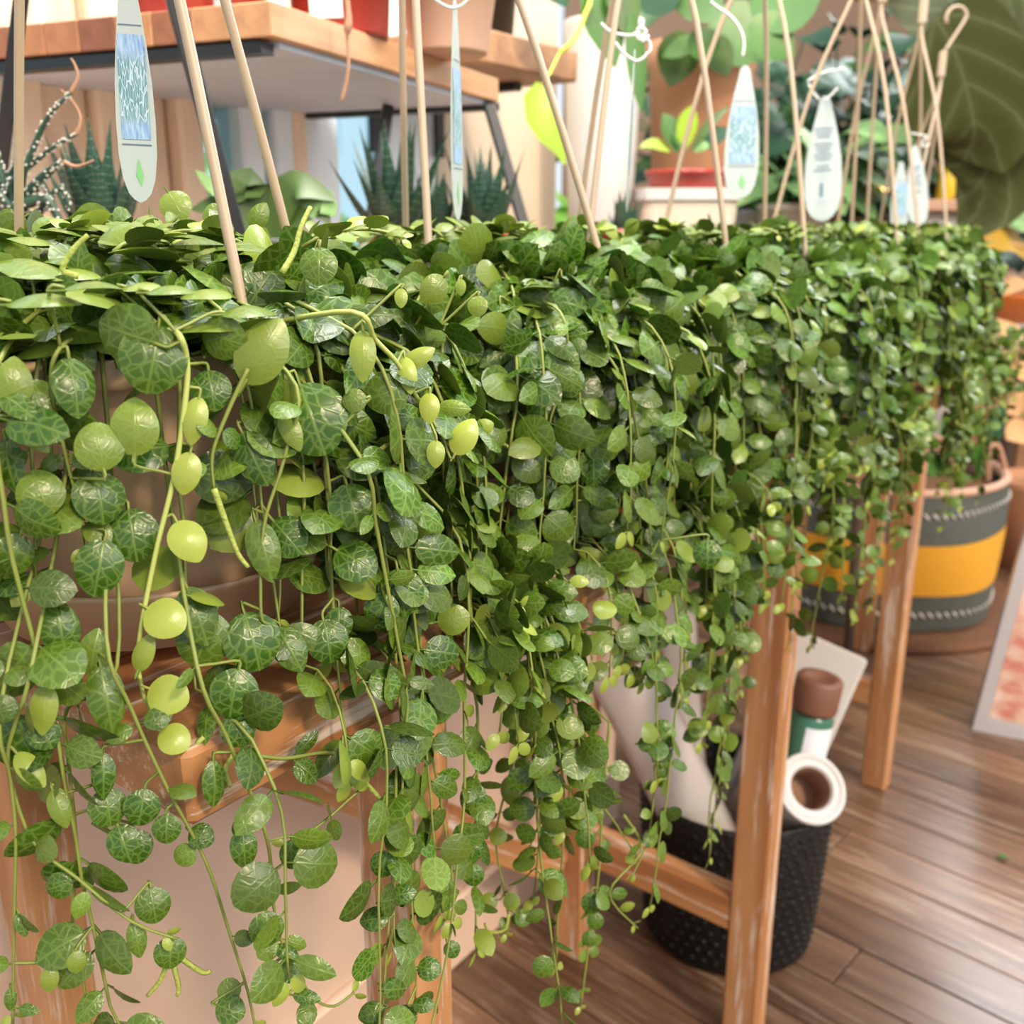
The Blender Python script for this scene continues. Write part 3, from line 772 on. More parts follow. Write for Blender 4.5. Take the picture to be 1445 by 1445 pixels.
# px, py, width px, length px, direction of the tip in degrees (0 down, 90 to the right), age, brightness, radius
HERO_LEAVES = {0: [
    (370, 497, 62, 96, 150, .55, .55, .150), (180, 470, 82, 84, 250, .10, .55, .148), (216, 507, 92, 84, 350, .05, .5, .151), (316, 477, 60, 58, 70, .2, .6, .142),
    (104, 545, 58, 80, 10, .02, .45, .146), (20, 540, 42, 66, 180, .45, .6, .150), (52, 566, 56, 62, 20, .2, .6, .143), (440, 591, 96, 92, 20, .0, .5, .150),
    (298, 551, 52, 56, 10, .0, .5, .144), (190, 603, 64, 76, 180, .4, .75, .147), (140, 630, 68, 60, 190, .35, .7, .150), (57, 695, 60, 64, 200, .3, .65, .150),
    (140, 702, 66, 72, 10, .02, .4, .146), (14, 655, 42, 72, 10, .02, .4, .148), (358, 645, 58, 78, 25, .0, .3, .144), (410, 607, 30, 54, 25, .5, .6, .152),
    (275, 592, 32, 62, 350, .85, .65, .152), (263, 667, 36, 56, 350, .88, .7, .153), (265, 763, 50, 60, 30, .95, .75, .155), (233, 873, 54, 58, 60, .92, .72, .156),
    (203, 922, 26, 52, 160, .75, .6, .153), (237, 981, 54, 56, 70, .95, .75, .160), (246, 1043, 40, 44, 60, .9, .75, .160), (42, 608, 26, 66, 40, .5, .75, .153),
    (187, 755, 70, 72, 10, .0, .45, .143), (140, 801, 68, 76, 350, .0, .5, .152), (278, 868, 62, 80, 20, .1, .45, .147), (288, 903, 74, 70, 340, .15, .55, .145),
    (356, 905, 76, 80, 15, .0, .5, .150), (85, 886, 52, 72, 190, .02, .5, .156), (18, 785, 50, 62, 340, .1, .5, .152), (132, 922, 44, 62, 170, .3, .65, .158),
    (408, 915, 48, 66, 30, .1, .5, .150), (462, 905, 58, 54, 10, .0, .5, .152), (372, 775, 38, 82, 15, .2, .45, .150), (405, 758, 60, 54, 40, .0, .45, .146),
    (497, 716, 66, 60, 15, .02, .5, .158), (560, 727, 60, 64, 200, .05, .5, .160), (502, 792, 66, 56, 60, .0, .5, .160), (566, 836, 60, 64, 10, .0, .52, .166),
    (538, 862, 46, 50, 340, .0, .5, .162), (640, 874, 42, 40, 100, .5, .6, .170), (478, 880, 40, 46, 0, .0, .5, .15), (330, 978, 64, 60, 350, .0, .5, .162), (336, 1030, 48, 44, 30, .0, .5, .163),
    (150, 985, 28, 90, 10, .1, .5, .165), (62, 1000, 24, 66, 355, .65, .7, .172), (62, 1035, 42, 46, 30, .0, .45, .168), (42, 1085, 30, 56, 40, .7, .7, .175), (84, 1140, 30, 52, 20, .4, .6, .170),
    (146, 1094, 34, 58, 0, .0, .5, .168), (152, 1140, 48, 52, 10, .05, .5, .166), (200, 1140, 50, 50, 350, .0, .5, .166), (235, 1170, 40, 40, 0, .05, .55, .168), (284, 1180, 34, 32, 60, .0, .5, .165),
    (175, 1190, 46, 52, 20, .0, .5, .168), (192, 1195, 44, 46, 10, .0, .4, .166), (83, 1250, 36, 34, 290, .05, .55, .170), (302, 1105, 34, 60, 0, .05, .55, .170), (344, 1197, 40, 52, 5, .05, .55, .172),
    (362, 1262, 40, 46, 10, .15, .6, .172), (376, 1312, 46, 44, 0, .1, .65, .172), (405, 1345, 22, 38, 60, .0, .55, .172), (408, 1373, 24, 36, 60, .1, .6, .172), (432, 1407, 20, 36, 80, .05, .55, .174),
    (411, 1206, 30, 38, 0, .05, .6, .170), (193, 1325, 24, 48, 10, .2, .6, .170), (240, 1345, 42, 44, 0, .1, .6, .168), (216, 1278, 48, 44, 10, .1, .5, .165), (325, 1425, 36, 40, 70, .05, .6, .17),
    (540, 1220, 34, 36, 340, .0, .5, .168), (566, 1262, 28, 38, 100, .0, .5, .168), (528, 1297, 30, 38, 280, .0, .5, .168), (556, 1392, 24, 32, 80, .0, .5, .168), (606, 1367, 30, 32, 80, .02, .5, .172),
    (597, 1418, 20, 30, 90, .0, .5, .172), (524, 1430, 30, 36, 290, .05, .5, .168), (638, 1340, 28, 22, 30, .02, .5, .172), (668, 1128, 36, 44, 0, .0, .55, .174), (666, 1200, 32, 36, 0, .0, .6, .174), (668, 1235, 30, 28, 0, .0, .6, .174),
    (31, 1305, 16, 32, 20, .1, .55, .176), (15, 1410, 16, 30, 0, .1, .55, .176), (70, 1382, 24, 34, 0, .6, .6, .172), (108, 1358, 26, 30, 0, .5, .6, .172), (40, 1425, 14, 28, 80, .1, .55, .176),
    (240, 410, 62, 34, 80, .35, .6, .15), (60, 425, 90, 26, 90, .3, .6, .15), (130, 405, 80, 30, 80, .3, .6, .15), (350, 440, 70, 34, 90, .3, .55, .145), (450, 375, 50, 52, 0, .15, .55, .13),
    (132, 313, 50, 46, 290, .35, .75, .0), (248, 290, 44, 44, 30, .5, .55, .0), (15, 317, 40, 42, 300, .25, .6, .0), (212, 327, 18, 48, 0, .4, .75, .0), (365, 305, 24, 38, 150, .3, .6, .0), (305, 305, 36, 34, 200, .35, .5, .0),
    (100, 388, 70, 24, 80, .5, .65, .10), (200, 405, 52, 30, 85, .6, .6, .13), (290, 416, 70, 24, 95, .5, .65, .13),
    (512, 500, 40, 66, 0, .7, .6, .165), (575, 528, 24, 48, 10, .9, .7, .168), (590, 505, 22, 46, 120, .8, .7, .17), (606, 575, 28, 40, 0, .95, .7, .172), (640, 576, 18, 42, 85, .35, .95, .175),
    (655, 617, 34, 52, 150, .95, .8, .178), (682, 603, 24, 28, 110, .7, .85, .178), (680, 628, 26, 26, 80, .5, .9, .178), (615, 640, 24, 36, 0, .8, .6, .175), (545, 555, 56, 60, 290, .15, .55, .160), (500, 565, 46, 30, 280, .3, .55, .162),
    (566, 420, 18, 26, 0, .7, .7, .16), (612, 408, 36, 44, 320, .45, .6, .16), (674, 432, 28, 26, 0, .5, .6, .17), (650, 405, 16, 22, 0, .6, .7, .165),
], 1: [
    (797, 417, 52, 54, 10, .05, .55, .12), (706, 460, 56, 60, 0, .0, .55, .150), (720, 527, 52, 48, 0, .0, .4, .150), (803, 538, 42, 40, 10, .02, .6, .168), (812, 473, 38, 32, 280, .02, .85, .160),
    (848, 482, 54, 54, 0, .05, .4, .150), (895, 425, 44, 44, 0, .05, .5, .13), (763, 578, 38, 36, 0, .0, .55, .165), (755, 612, 28, 30, 0, .0, .55, .166), (770, 690, 28, 26, 20, .0, .6, .170),
    (838, 660, 46, 52, 0, .0, .5, .168), (848, 705, 40, 30, 90, .0, .5, .170), (792, 755, 32, 46, 0, .35, .45, .165), (998, 782, 36, 40, 0, .0, .5, .20), (708, 870, 44, 48, 0, .0, .45, .172),
    (825, 965, 26, 30, 20, .02, .6, .176), (834, 1020, 24, 34, 0, .0, .55, .176), (795, 1005, 34, 28, 90, .2, .6, .176), (720, 1115, 24, 38, 0, .45, .5, .172), (703, 1180, 24, 22, 80, .7, .95, .174),
    (690, 1272, 24, 24, 280, .6, .7, .174), (722, 1273, 22, 24, 20, .7, .75, .174), (738, 1295, 24, 24, 60, .1, .6, .174), (770, 1178, 20, 28, 0, .02, .5, .174), (825, 1183, 28, 28, 0, .02, .55, .176),
    (835, 1275, 28, 30, 0, .02, .6, .176), (840, 1300, 22, 24, 0, .1, .6, .176), (832, 1325, 20, 22, 0, .1, .65, .176), (912, 1050, 24, 20, 90, .05, .6, .182), (933, 1086, 20, 24, 30, .05, .6, .182), (935, 1025, 18, 26, 100, .05, .6, .182),
    (880, 905, 14, 24, 60, .05, .75, .176), (914, 903, 22, 20, 80, .05, .75, .176), (785, 855, 16, 24, 20, .4, .6, .174),
]}
SPIKES = {0: [[(302, 690), (318, 735), (335, 780), (350, 800)], [(398, 385), (415, 355), (425, 320), (438, 292)], [(110, 390), (88, 380), (105, 350), (124, 332)],
              [(500, 630), (512, 640), (530, 638), (553, 622)], [(240, 1350), (225, 1385), (208, 1405)], [(242, 1350), (252, 1392), (250, 1405)], [(250, 1348), (285, 1372), (297, 1370)],
              [(505, 1095), (530, 1120), (545, 1145), (549, 1168)], [(545, 1040), (570, 1065), (600, 1072), (612, 1060), (610, 1050)], [(288, 1040), (278, 1052), (295, 1060)], [(330, 1065), (318, 1085), (325, 1110)]],
          1: [[(718, 1290), (712, 1312), (690, 1315), (684, 1303)], [(700, 620), (722, 634), (735, 640)]]}
def hero_dir(p, deg):                    # unit vectors of the picture plane at p
    a = R(deg)
    return Vector((1, 0, 0)) * math.sin(a) + Vector((0, -SP, -CP)) * math.cos(a)
def hero_point(px, py, c, r):
    if r == 0.0: return at(px, py, c.y + 0.05)
    return on_round(px, py, c, r)
def smooth_path(pts, k=4):
    out = []
    n = len(pts)
    for i in range(n - 1):
        p0, p1, p2, p3 = pts[max(i - 1, 0)], pts[i], pts[i + 1], pts[min(i + 2, n - 1)]
        for j in range(k):
            t = j / k
            out.append(0.5 * ((2 * p1) + (p2 - p0) * t + (2 * p0 - 5 * p1 + 4 * p2 - p3) * t * t + (3 * p1 - p0 - 3 * p2 + p3) * t ** 3))
    out.append(pts[-1]); return out

ALL = []                                 # (plant index, leaf)
plants = []
for pi, S in enumerate(POTS):
    c = W(S['u'], S['v'], 0)
    root = thing('hanging_basket', S['label'], 'houseplant', W(S['u'], S['v'], TOP_Z), 'hanging baskets of turtle-leaf vine on the bench')
    base = world_loc(root)
    for nm, me in (('pot', POT_MESH), ('saucer', SAUCER_MESH), ('soil', SOIL_MESH)):
        o = bpy.data.objects.new(nm, me); COL.objects.link(o); o.parent = root; o.location = Vector((c.x, c.y, RIM_Z)) - base
    # hanger: three rods to a bracket with a hook
    apex = Vector((c.x + S['apex'][0], c.y + S['apex'][1], RIM_Z + (0.375 if pi < 7 else 0.322)))
    for k, ang in enumerate(S['rods']):
        a = R(ang); foot = Vector((c.x + 0.0985 * math.cos(a), c.y + 0.0985 * math.sin(a), RIM_Z - 0.01))
        knee = Vector((c.x + 0.094 * math.cos(a), c.y + 0.094 * math.sin(a), RIM_Z + 0.03))
        end = apex + Vector((math.cos(a), math.sin(a), 0)) * 0.004
        mid = (knee * 0.45 + end * 0.55) + Vector((math.cos(a), math.sin(a), 0)) * (0.004 if pi < 2 else 0.008)
        b_ = MB(); b_.tube(smooth_path([foot, knee, mid, end + Vector((0, 0, -0.03)), end], 4), 0.0026, 8)
        part(b_, 'hanger_rod', M['rod'], root)
    b_ = MB(); b_.box(apex + Vector((0, 0, 0.012)), (0.013, 0.010, 0.045), None, 0, 0.003)
    hk = []
    curl = pi == 7
    for k in range(15):
        t = k / 14; 
        if t < 0.4: hk.append(apex + Vector((0.034 * t / 0.4 if curl else 0, 0, 0.03 + (0.058 if curl else 0.05) * t / 0.4)))
        else:
            a = R(0 + 215 * (t - 0.4) / 0.6); hk.append(apex + Vector(((0.034 if curl else 0) - 0.018 + 0.018 * math.cos(a), 0, (0.088 if curl else 0.08) + 0.018 * math.sin(a))))
    b_.tube(hk, 0.0045, 8, flat=0.7)
    part(b_, 'hanger_hook', M['rod'], root)
    leaves = []
    # hero stems, leaves and flower spikes
    stalks, stem_pts = [], []
    for (r, kind, pxs) in HERO_VINES.get(pi, []):
        pp3 = [hero_point(x, y, c, r) for x, y in pxs]
        if pxs[0][1] < 1020 and not (pxs[0] in ((350, 520),)):   # let the stem come out of the pot instead of starting in mid air
            q = pp3[0]; o_ = Vector((q.x - c.x, q.y - c.y, 0)).normalized()
            pre = [Vector((c.x, c.y, RIM_Z + 0.010)) + o_ * 0.07, Vector((c.x, c.y, RIM_Z + 0.012)) + o_ * 0.100]
            if q.z < RIM_Z - 0.05: pre.append(Vector((c.x, c.y, (RIM_Z + q.z) / 2 + 0.01)) + o_ * 0.114)
            pp3 = pre + pp3
        path = smooth_path(pp3, 5)
        n = len(path); rad = 0.0014 if kind == 'pale' else 0.0011
        stem_pts += path
        b_ = MB(); b_.tube(path, [rad * (1 - 0.45 * k / n) for k in range(n)], 5)
        part(b_, 'vine', M['stem_pale'] if kind == 'pale' else M['stem'], root)
        if kind != 'pale':
            out = (path[n // 2] - Vector((c.x, c.y, path[n // 2].z))).normalized()
            # resample to even steps
            ev = [path[0]]
            for q in path:
                if (q - ev[-1]).length > 0.011: ev.append(q)
            if len(ev) > 4:
                leaves += leaves_along(ev, out, 0.013, 0.0095, 0.026 if pi == 0 else 0.017, 0.05, 0.3, 2, 0.55)
    for (px, py, w, h, deg, age, br, r) in HERO_LEAVES.get(pi, []):
        ctr = hero_point(px, py, c, r)
        _, _, zc = project(np.array(ctr)); 
        size = max(w, h) / F_PX * zc
        y = hero_dir(ctr, deg); to_cam = (CAM - ctr).normalized()
        ratio = w / h
        shp = 0
        if ratio < 0.9: shp = 2
        if ratio < 0.78: shp = 3
        nn = to_cam + rv(0.12)
        if ratio < 0.62: shp = 4
        if ratio > 1.6:                   # seen edge on: lies flat
            size = w / F_PX * zc; nn = Vector((0, -0.15, 1)) + rv(0.08); shp = 2
            y = Vector((math.sin(R(deg)), rnd.uniform(-0.5, 0.5), 0)).normalized()
        elif ratio > 1: size = h / F_PX * zc * 1.1
        if size > 0.008 and r > 0: stalks.append((ctr - y * size * 0.5, y * size, to_cam))
        leaves.append(Leaf(ctr - y * size * 0.5, y, nn, size * 1.02, shp + (NS if size > 0.010 else 0), age, br))
    for sp in SPIKES.get(pi, []):
        top = sp[0][1] < 420
        path = smooth_path([hero_point(x, y, c, 0.135 if top else (0.156 if pi == 0 else 0.172)) for x, y in sp], 4); n = len(path)
        b_ = MB(); b_.tube(path, [0.00135 * (1 - 0.35 * k / n) for k in range(n)], 6)
        part(b_, 'flower_spike', M['spike'], root)
    # mound over the pot
    for k in range(S['mound']):
        a = rnd.uniform(0, 2 * math.pi); r = (0.120 if pi == 0 or pi > 5 else 0.136) * math.sqrt(rnd.random())
        hz = (0.062 if pi == 0 else 0.058) * (1 - (r / 0.150) ** 2)
        z = RIM_Z + hz * rnd.uniform(0.12, 1.0) ** 0.8 - 0.002
        p = Vector((c.x + r * math.cos(a), c.y + r * math.sin(a), z))
        out = Vector((math.cos(a), math.sin(a), 0))
        a2 = rnd.uniform(0, 2 * math.pi)
        y = (Vector((math.cos(a2), math.sin(a2), rnd.uniform(-0.25, 0.35))) + out * 0.5)
        tilt = 0.36 if pi == 0 else 0.42
        nn = Vector((0, 0, 1)) + out * (r / 0.138) * 0.55 + rv(tilt)
        if rnd.random() < 0.10: y = Vector((rnd.gauss(0, .5), rnd.gauss(0, .5), 1)); nn = rv(1)
        s = S['s'][0] * rnd.uniform(0.75, 1.2) * (1.08 if pi == 0 else 1.0)
        leaves.append(Leaf(p, y, nn, s, rnd.choice((0, 1, 1, 2, 2, 3, 3, 4)), rnd.gauss(0.24, 0.16) if pi == 0 else rnd.gauss(0.12, 0.14), rnd.gauss(0.6 if pi == 0 else 0.55, 0.2)))
    # little shoots that run over the top
    for k in range(14):
        a = rnd.uniform(0, 2 * math.pi); r = 0.1 * rnd.random()
        p = Vector((c.x + r * math.cos(a), c.y + r * math.sin(a), RIM_Z + 0.045))
        a2 = rnd.uniform(0, 6.28)
        pts = arc(p, (math.cos(a2), math.sin(a2), 0.55), rnd.uniform(0.03, 0.055), 1.0, 6)
        b_ = MB(); b_.tube(pts, 0.0010, 4); part(b_, 'shoot', M['stem'], root)
        leaves += leaves_along(pts, Vector((0, 0, 1)), 0.016, 0.010, 0.012, 0.35, 0.6, 1, 0.6)
    # hanging vines
    nv = S['vines']
    for k in range(nv):
        phi = R(rnd.gauss(S['mean'], S['sd'])) if rnd.random() < 0.88 else rnd.uniform(0, 6.28)
        if pi == 0:
            deg = (math.degrees(phi) + 360) % 360
            if 255 < deg < 318 and rnd.random() < 0.5: phi = R(rnd.choice((rnd.uniform(185, 255), rnd.uniform(318, 385))))
        dm = S['drop']
        drop = dm * (rnd.uniform(0.25, 0.56) if rnd.random() < 0.78 else rnd.uniform(0.55, 1.0))
        if k % 4 == 0: drop = dm * rnd.uniform(0.12, 0.3)
        if pi == 0: drop *= 0.9
        reach = rnd.uniform(0.104, 0.118) if pi >= 5 else rnd.uniform(0.106, 0.128) if rnd.random() < 0.4 else rnd.uniform(0.115, 0.160)
        if pi == 0 and math.cos(phi - R(-75)) > 0.5:
            if k % 3 == 1: drop = rnd.uniform(0.27, 0.40); reach = rnd.uniform(0.12, 0.15)
            else: reach = rnd.uniform(0.103, 0.116)
        pts, out = grow_vine(c, RIM_Z, phi, rnd.uniform(0.03, 0.085), drop, reach, 0.5 if pi < 5 else 0.2)
        if len(pts) < 6: continue
        n = len(pts); stem_pts += pts
        b_ = MB(); b_.tube(pts, [0.00125 * (1 - 0.5 * j / n) for j in range(n)], 4); part(b_, 'vine', M['stem'], root)
        lim = 0.10 if drop < dm * 0.5 else 0.04
        frac = min(1.0, drop / 0.45)
        leaves += leaves_along(pts, out, S['s'][0], S['s'][0] + (S['s'][1] - S['s'][0]) * (0.35 + 0.65 * frac), 0.0150 if pi else 0.0165, 0.02, 0.14 + lim, 1, (0.5, 0.46, 0.46, 0.46, 0.46, 0.46, 0.46, 0.46)[pi])
    sp_ = np.array(stem_pts)
    for bs, ys, tc_ in stalks:            # a stalk from each large leaf to the nearest stem
        o_ = bs - ys * 0.2
        dd = np.linalg.norm(sp_ - np.array(o_), axis=1); q = stem_pts[int(dd.argmin())]
        if dd.min() > 0.045: continue
        b_ = MB(); b_.tube(smooth_path([bs + ys * 0.05 - tc_ * 0.0012, o_ - tc_ * 0.001, o_.lerp(q, 0.6) - tc_ * 0.001, q], 3), 0.0007, 4)
        part(b_, 'leaf_stalk', M['stem'], root)
    if pi == 0:                           # keep the pale rim and the side of this pot in sight, as they are in the photograph
        kept = []
        for lf in leaves:
            x, y, _ = project(lf.centre())
            if lf.shape < NS and 300 < x < 385 and 335 < y < 470 and lf.centre()[1] < 0.475 and rnd.random() < 0.85: continue   # clear of the front rod
            if lf.shape < NS and 20 < x < 470:
                if 492 < y < 548 and rnd.random() < 0.7: continue
                if 548 <= y < 960 and x > 120 and rnd.random() < 0.55: continue
            kept.append(lf)
        leaves = kept
    for lf in leaves: ALL.append((pi, lf))
    plants.append((root, base, leaves))

# which 300 leaves of each plant show largest: paint every leaf into a small picture, nearest first
cent = np.array([l.centre() for _, l in ALL]); px, py, zc = project(cent)
nrm = np.array([l.m[:, 2] / l.size for _, l in ALL]); toc = np.array([0, 0, CAM_H]) - cent
toc /= np.linalg.norm(toc, axis=1)[:, None]
fore = np.abs((nrm * toc).sum(1)) * 0.9 + 0.1
rad = np.array([l.size for _, l in ALL]) * 0.46 * F_PX / np.maximum(zc, 0.05) * np.sqrt(fore)
NB = 1445
buf = np.zeros((NB, NB), dtype=bool); score = np.zeros(len(ALL))
for i in np.argsort(zc):
    if zc[i] < 0.1: continue
    r = rad[i]; x0, x1 = int(max(0, px[i] - r)), int(min(NB, px[i] + r + 1)); y0, y1 = int(max(0, py[i] - r)), int(min(NB, py[i] + r + 1))
    if x1 <= x0 or y1 <= y0: continue
    yy, xx = np.ogrid[y0:y1, x0:x1]
    msk = ((xx - px[i]) ** 2 + (yy - py[i]) ** 2 <= r * r) & ~buf[y0:y1, x0:x1]
    score[i] = msk.sum(); buf[y0:y1, x0:x1] |= msk
by_plant = {}
for i, (pi, _) in enumerate(ALL): by_plant.setdefault(pi, []).append(i)
for pi, idx in by_plant.items():
    root, base, _ = plants[pi]
    order = sorted(idx, key=lambda i: -score[i])
    bvec = np.array(base)
    for i in order[:300]:
        l = ALL[i][1]
        o = bpy.data.objects.new('leaf', LEAF_MESH[l.shape]); COL.objects.link(o); o.parent = root
        m4 = np.eye(4); m4[:3] = l.m; m4[:3, 3] -= bvec
        o.matrix_basis = Matrix(m4.tolist()); o.color = l.tint
    Vs, Ts, Ms, Us, Cs, k0 = [], [], [], [], [], 0
    for i in order[300:]:
        l = ALL[i][1]; V, T, MI, uv = SHAPES[l.shape]
        Vs.append(V @ l.m[:, :3].T + l.m[:, 3] - bvec); Ts.append(T + k0); Ms.append(MI); Us.append(uv)
        Cs.append(np.tile(np.array(l.tint), (len(V), 1))); k0 += len(V)
    me = fill_mesh('leaves', np.concatenate(Vs), np.concatenate(Ts), np.concatenate(Ms), np.concatenate(Us), LEAF_ATT, np.concatenate(Cs))
    o = bpy.data.objects.new('leaves', me); COL.objects.link(o); o.parent = root; o['kind'] = 'stuff'

# ------------------------------------------------------------------ plant tags on the hangers
def tag_blade(px, py0, py1, D, wpx, yaw, label, picture=True, text=False, strings=(), lean=0.0, width=None):
    top, bot = at(px + lean, py0, D), at(px, py1, D)
    _, _, zc = project(np.array(bot)); h = (top - bot).length; w = (width or wpx / F_PX * zc) / 2
    root = thing('plant_tag', label, 'plant tag', bot, 'plant tags hanging from the baskets')
    up = (top - bot).normalized(); x = Vector((math.cos(R(yaw)), math.sin(R(yaw)), 0)); x = (x - up * x.dot(up)).normalized(); nn = x.cross(up)
    if nn.dot(CAM - bot) < 0: nn = -nn
    prof = [(0.0, 0.02), (0.012, 0.30), (0.04, 0.58), (0.10, 0.82), (0.20, 0.97), (0.34, 1.0), (0.5, 0.93), (0.66, 0.76), (0.80, 0.55), (0.91, 0.36), (0.97, 0.28), (1.0, 0.10)]
    def half(t):
        for (a, b), (a2, b2) in zip(prof, prof[1:]):
            if t <= a2: return b + (b2 - b) * (t - a) / (a2 - a)
        return prof[-1][1]
    b_ = MB(); vs = []
    for s in (0.0004, -0.0004):
        for t, k in prof:
            for q in (-1, 1): vs.append(bot + up * (h * t) + x * (w * k * q) + nn * s)
    n = len(prof); fs = []
    for k in range(n - 1):
        a = 2 * k; fs += [[a, a + 1, a + 3, a + 2], [2 * n + a + 2, 2 * n + a + 3, 2 * n + a + 1, 2 * n + a], [a, a + 2, 2 * n + a + 2, 2 * n + a], [a + 3, a + 1, 2 * n + a + 1, 2 * n + a + 3]]
    b_.add(vs, fs, smooth=False); part(b_, 'blade', M['tag'], root)
    def patch(name, t0, t1, k, m, cx=0.0, nseg=8):
        b2 = MB(); v2, u2 = [], []
        for j in range(nseg + 1):
            t = t0 + (t1 - t0) * j / nseg
            for q in (-1, 1):
                v2.append(bot + up * (h * t) + x * (w * (cx + min(k, half(t) * 0.9) * q)) + nn * 0.0008); u2.append((0.5 + 0.5 * q * min(k, half(t)), j / nseg))
        b2.add(v2, [[2 * j, 2 * j + 1, 2 * j + 3, 2 * j + 2] for j in range(nseg)], uv=u2, smooth=False); return part(b2, name, m, root)
    if picture:
        patch('picture', 0.27, 0.70, 0.72, M['print_blue']); patch('print_line', 0.245, 0.250, 0.75, M['line'], 0, 1)
        patch('print_line', 0.735, 0.739, 0.7, M['line'], 0, 1)
        b2 = MB(); v2 = [bot + up * (h * t) + x * (w * k) + nn * 0.0008 for t, k in ((0.07, 0.12), (0.12, 0.24), (0.19, 0.02), (0.12, -0.14))]
        b2.add(v2, [[0, 1, 2, 3]], smooth=False); part(b2, 'leaf_mark', M['green_ink'], root)
    if text:
        for j, t in enumerate((0.74, 0.71, 0.68, 0.62, 0.59, 0.56, 0.53, 0.50, 0.44, 0.41)):
            patch('print_line', t, t + 0.010, 0.5 - 0.08 * (j % 3), M['line'], -0.05, 1)
        patch('print_mark', 0.20, 0.31, 0.07, M['line'], -0.1, 1); patch('print_mark', 0.155, 0.165, 0.4, M['under'], -0.05, 1)
    for s in strings:
        b2 = MB(); b2.tube(smooth_path([at(a, b, D - 0.004) for a, b in s], 4), 0.0011 if D < 0.9 else 0.0014, 6); part(b2, 'string', M['string'], root)
    return root
tag_blade(199, -60, 286, 0.50, 52, 10, 'long white plant tag with blue printed picture, over the mound on the bench end', lean=-22)
tag_blade(646, 0, 312, 0.74, 60, 78, 'white plant tag seen nearly edge on, before the second basket', strings=[[(604, -12), (618, 2), (636, 11), (652, 7), (666, -8)]], lean=-4, width=0.03)
tag_blade(884, 70, 300, 0.93, 60, 80, 'thin white plant tag seen edge on, tied with a white bow', strings=[[(848, 33), (862, 45), (885, 50), (903, 48)], [(868, 60), (880, 75), (897, 86), (910, 80), (913, 74)], [(896, 45), (902, 56), (912, 44), (900, 40), (906, 58), (916, 50)], [(905, 50), (916, 58), (918, 70), (914, 76)]], lean=12, width=0.028)
tag_blade(1044, 92, 280, 1.10, 52, 12, 'white plant tag with blue picture, over the fourth basket', strings=[[(1003, 2), (1012, 10), (1030, 22), (1044, 40), (1050, 60), (1048, 80)]], lean=8)
tag_blade(1160, 136, 312, 1.40, 54, 5, 'white plant tag with rows of small text, behind the fifth basket', False, True, [[(1139, 115), (1150, 108), (1170, 100), (1192, 97)], [(1141, 118), (1147, 130), (1156, 141)], [(1165, 141), (1175, 132), (1182, 124)]], lean=5)
tag_blade(1297, 205, 318, 1.75, 34, 15, 'small white plant tag low over the seventh basket', False, True, [[(1286, 188), (1298, 190), (1308, 192)], [(1308, 192), (1300, 206), (1312, 204)]], lean=-6)
tag_blade(1268, 228, 330, 1.66, 40, 35, 'pale blue backed plant tag leaning behind the sixth basket', True, False, [], lean=4)

# ------------------------------------------------------------------ wooden shelf on black legs by the window
SA = R(22); sa = Vector((math.sin(SA), math.cos(SA), 0)); sb = Vector((-math.cos(SA), math.sin(SA), 0)); SROT = Matrix((sa, sb, Vector((0, 0, 1)))).transposed()
S0 = at(385, 54, 1.0); S0 = Vector((S0.x, S0.y, 0)); SZ = at(385, 54, 1.0).z
def SH(a, b, z): return S0 + sa * a + sb * b + Vector((0, 0, z))
shelf = thing('wooden_shelf', 'butcher block shelf on black metal legs standing by the window', 'shelf', SH(0.26, 0.3, SEAT_Z))
ST, SLEN, NBLK = 0.030, 0.54, 22
sw = 0.046
strip = MB(); strip.box((0, 0, 0), (SLEN, sw - 0.0008, ST), None, 0, 0.0012); t_ = strip.build('wood_strip', M['block']); strip_me = t_.data; bpy.data.objects.remove(t_)
for k in range(NBLK):
    o = bpy.data.objects.new('wood_strip', strip_me); COL.objects.link(o); o.parent = shelf
    o.color = (1, 1, 1, (1.0, 0.92, 0.25, 0.8, 0.12, 0.5, 0.55, 0.3, 0.15, 0.7, 0.4)[k % 11])
    o.matrix_basis = Matrix.Translation(SH(SLEN / 2, sw * (k + 0.5), SZ + ST / 2 + 0.002) - world_loc(shelf)) @ SROT.to_4x4()
mb = MB(); mb.box(SH(SLEN / 2 + 0.01, sw * NBLK / 2, SZ - 0.001), (SLEN - 0.03, sw * NBLK - 0.02, 0.006), SROT); part(mb, 'underside_board', M['under'], shelf)
mb = MB(); mb.box(SH(0.012, sw * NBLK / 2, SZ - 0.006), (0.02, sw * NBLK - 0.03, 0.010), SROT); part(mb, 'metal_rail', M['black'], shelf)
mb = MB(); mb.box(SH(SLEN - 0.02, 0.17, SZ - 0.006), (0.02, 0.35, 0.010), SROT); part(mb, 'metal_rail', M['black'], shelf)
zl = SEAT_Z
def metal_leg(p0, p1, w=0.015, h=0.010):
    o = beam_part('metal_leg', M['black'], shelf, p0, p1, w, h, up=(0.4, -1, 0), bev=0.001)
a1, a0 = at(226, -70, 0.965), at(338, 338, 0.985)
metal_leg(a1, a0, 0.014, 0.012)
metal_leg(at(38, -70, 0.99), at(-12, 345, 1.03), 0.013, 0.012)
metal_leg(at(548, 148, 1.44), at(520, 335, 1.40)); metal_leg(at(690, 148, 1.46), at(745, 338, 1.44))

